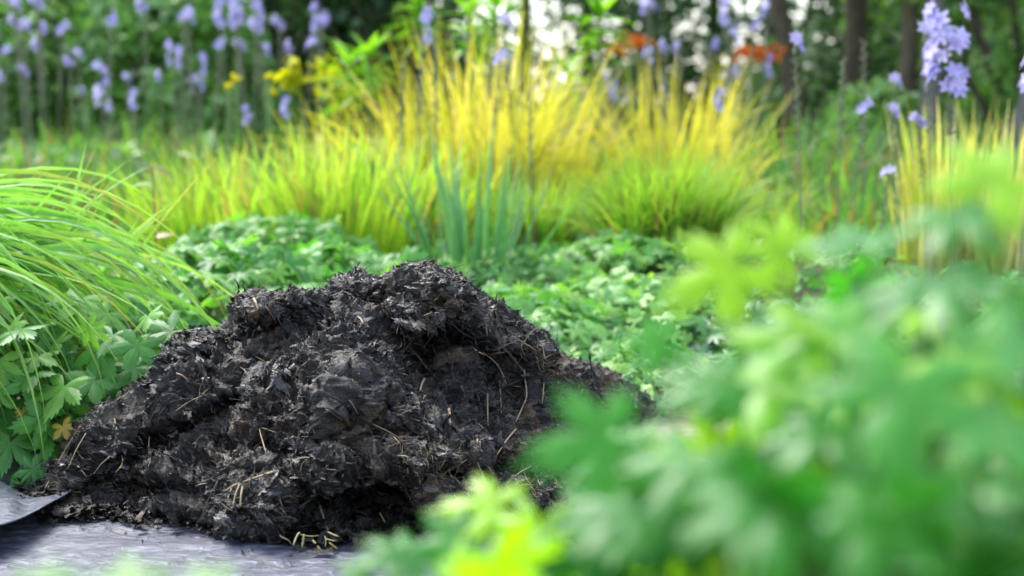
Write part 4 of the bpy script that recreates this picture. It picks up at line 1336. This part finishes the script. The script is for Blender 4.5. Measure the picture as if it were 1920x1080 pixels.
def tree(x, y, h, rad, lean, mat, label, group, crown_r, crown_z, n, leaf=.12, lmat='treeleaf', lumps=26, lowz=None, kx=0.0):
    t = thing('tree', label, 'tree', (x, y, 0), 0, group)
    g = Geo()
    topp = np.array([lean * h, 0, h])
    pts = bez((0, 0, -.05), (kx + lean * h * .3, .05, h * .45), topp, 16)
    tube(g, pts, rad * np.linspace(1.15, .35, 16) + rad * .5 * np.exp(-np.linspace(0, 16, 16)), 12, .5)
    for i in range(9):
        f = random.uniform(.35, .95); b_ = np.array([np.interp(f, np.linspace(0, 1, 16), pts[:, j]) for j in range(3)])
        a = random.uniform(0, 6.28); e = b_ + np.array([math.cos(a) * crown_r * .8, math.sin(a) * crown_r * .8, random.uniform(.1, .9)])
        tube(g, bez(b_, (b_ + e) / 2 + [0, 0, .3], e, 7), np.linspace(rad * .35, .01, 7), 6, .5)
    obj('trunk', g.mesh('trunk'), M[mat], t)
    g = Geo()
    for i in range(lumps):
        a = random.uniform(0, 6.28); q = random.random() ** .5
        z0 = crown_z if lowz is None else lowz
        c = np.array([math.cos(a) * crown_r * q + topp[0], math.sin(a) * crown_r * q, random.uniform(z0, h + .6)])
        m = n // lumps
        p_ = cloud(m, c, (crown_r * .3, crown_r * .3, .4))
        scatter(g, *LOWOV, frames(rng.normal(0, .6, (m, 3)) + [0, 0, .7], rng.normal(0, 1, (m, 3))), leaf * rng.uniform(.6, 1.3, m), p_)
    obj('crown', g.mesh('crown'), M[lmat], t)


def tx(px, D): return (px - 960) / FPX * D


TG = 'trees on the right'
tree(tx(1535, 9.6), 9.6, 4.2, .058, -.20, 'bark', 'leaning mossy trunk right of the orange bloom', TG, 1.5, 2.0, 3600, kx=-.1)
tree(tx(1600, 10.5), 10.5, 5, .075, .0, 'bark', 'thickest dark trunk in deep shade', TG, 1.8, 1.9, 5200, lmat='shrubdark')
tree(tx(1692, 9.2), 9.2, 4.6, .048, .03, 'bark', 'straight brown trunk lit at its side', TG, 1.5, 2.0, 4200)
tree(tx(1735, 8.2), 8.2, 3.6, .05, .04, 'greybark', 'pale grey narrow trunk left of the tallest lilac spike', TG, 1.2, 1.8, 3200, kx=-.02)
tree(tx(1845, 8.0), 8.0, 3.6, .045, .35, 'greybark', 'grey trunk leaning right behind the tallest spike', TG, 1.2, 1.8, 3200, kx=.05)
tree(tx(300, 12.5), 12.5, 5, .12, .0, 'bark', 'dark trunk hidden among the left shrubs', 'trees on the left', 1.8, 3.2, 3200, lmat='shrubdark')
tree(tx(115, 12), 12, 5, .09, .02, 'bark', 'slim dark trunk behind the left edge shrub', 'trees on the left', 1.8, 3.2, 2200)
# airy trees with bright gaps
AG = 'airy trees with sky between the leaves'
for i, (px, D) in enumerate([(985, 17), (1100, 18), (1215, 17.2), (1335, 18), (1440, 17.5)]):
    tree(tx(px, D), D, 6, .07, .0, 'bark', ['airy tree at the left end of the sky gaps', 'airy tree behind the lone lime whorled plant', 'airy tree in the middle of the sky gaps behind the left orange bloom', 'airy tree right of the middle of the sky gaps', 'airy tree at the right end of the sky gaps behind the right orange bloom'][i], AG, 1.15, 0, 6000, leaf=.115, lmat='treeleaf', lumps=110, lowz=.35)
# distant belt closing the horizon
for i, px in enumerate(np.linspace(-500, 2400, 16)):
    D = random.uniform(26, 30)
    if 720 < px < 1760:
        continue
    shrub(tx(px, D), D, 2.4, random.uniform(3.5, 5), 2600, 'shrubdark', 'far dark shrub closing the view behind the garden', 'far belt of shrubs', .32, 14, name='far_shrub')
shrub(tx(1250, 30), 30, 6, .9, 3000, 'shrubdark', 'long low far hedge under the bright gaps', None, .3, 16, name='far_hedge')


# ------------------------------------------------------------------ blurred foreground geraniums
def near(label, base_px, D0, LF, extra, rngpx, rngpy, rD, dark=(0, .55)):
    base = np.array([(base_px - 960) / FPX * D0, D0, 0.0])
    lv = [rleaf(x, y, D, r, f, w_, .12, rn) for (x, y, D, r, f, w_, rn) in LF]
    for _ in range(extra):
        D = random.uniform(*rD)
        lv.append(rleaf(random.uniform(*rngpx), random.uniform(*rngpy), D, random.uniform(.045, .065) / D * FPX, (0, -.3, 1), (0, -.6, -.2), .55, random.choice([random.uniform(*dark), random.uniform(*dark), .95])))
    return leafy_plant('near_geranium', label, 'leafy plant', base, lv, 'geranium_near', 'blurred foreground geraniums', .0028, NEARP)


U = (0, -.5, 1)
near('big blurred cut-leaved geranium filling the right foreground', 1750, .95, [
    (1700, 720, .80, 290, (.05, -.75, .8), (-.1, -.6, -.8), .35), (1760, 520, .92, 230, (-.1, -.35, 1), (-.3, -.8, -.1), .2), (1880, 640, .85, 220, (.2, -.5, 1), (.6, -.6, -.3), .4),
    (1880, 330, .95, 190, (.2, -.6, 1), (-.7, -.5, .1), .9), (1800, 400, 1.0, 190, (0, -.4, 1), (.2, -.7, -.1), .3), (1620, 440, 1.1, 180, (0, -.4, 1), (-.6, -.6, 0), .2),
    (1850, 800, .78, 230, (.2, -.5, 1), (.4, -.6, -.5), .3), (1600, 600, 1.0, 200, (-.1, -.5, 1), (-.7, -.5, 0), .6)], 80, (1540, 2150), (520, 1150), (.95, 1.35))
near('lower blurred geranium making the dark green mass in the bottom right corner', 1800, .85, [(1650, 980, .78, 210, (0, -.6, .9), (-.5, -.6, -.4), .3)], 46, (1430, 2100), (820, 1250), (.8, 1.1), (0, .4))
near('blurred geranium with a bright lime leaf reaching left toward the fine tuft', 1450, 1.3, [
    (1370, 500, 1.15, 170, (-.1, -.9, .6), (-1, -.3, -.2), 1.0), (1480, 470, 1.2, 120, (.1, -.8, .7), (-.3, -.5, .8), 1.0), (1500, 640, 1.1, 190, (-.1, -.6, .9), (-.8, -.5, -.1), .75),
    (1430, 720, 1.0, 190, (-.1, -.5, 1), (-.9, -.4, -.1), .7), (1560, 800, .95, 170, (0, -.4, 1), (-.6, -.6, -.3), .3)], 34, (1380, 1750), (700, 1100), (1.15, 1.45))
near('blurred pale geranium overlapping the right foot of the heap', 1300, 1.05, [
    (1140, 820, .98, 190, (-.05, -.8, .75), (-1, -.3, -.25), .4), (1350, 715, 1.0, 150, (0, -.6, .9), (-.9, -.4, 0), .3), (1300, 860, .9, 180, (0, -.5, 1), (-.4, -.7, -.5), .3),
    (1240, 640, 1.15, 95, (0, -.7, .8), (-1, -.2, -.2), .5), (1180, 960, .9, 170, (0, -.5, 1), (-.5, -.7, -.4), .2), (1400, 960, .85, 200, (0, -.5, 1), (-.2, -.7, -.6), .35)], 44, (1120, 1600), (840, 1200), (.95, 1.3))
near('blurred geranium with sharp lime leaves crossing the bottom of the heap', 950, 1.2, [
    (930, 950, 1.22, 135, (-.05, -.8, .8), (-1, -.2, .25), .97), (1010, 985, 1.15, 140, (0, -.8, .8), (-.2, -.9, .1), .8), (860, 1010, 1.15, 120, (0, -.6, .9), (-1, -.3, -.4), .3),
    (1030, 1060, 1.0, 150, (0, -.6, .9), (-.6, -.7, -.2), .2), (770, 1045, 1.1, 125, (0, -.6, .9), (-.9, -.4, .3), .3), (680, 1075, 1.1, 70, (0, -.7, .9), (-.4, -.4, .8), .3), (900, 1080, 1.0, 130, (0, -.6, .9), (-.6, -.7, -.2), .5)],
     26, (820, 1200), (1040, 1230), (.95, 1.25))
near('blurred pale green leaf tips along the bottom left edge', 230, .95, [
    (250, 1080, .88, 120, (0, -.5, 1), (-.3, -.6, .3), .6), (100, 1110, .85, 130, (0, -.5, 1), (-.7, -.4, .3), .6), (370, 1105, .85, 120, (0, -.5, 1), (.6, -.4, .3), .6)], 0, (0, 1), (0, 1), (1, 1.1))
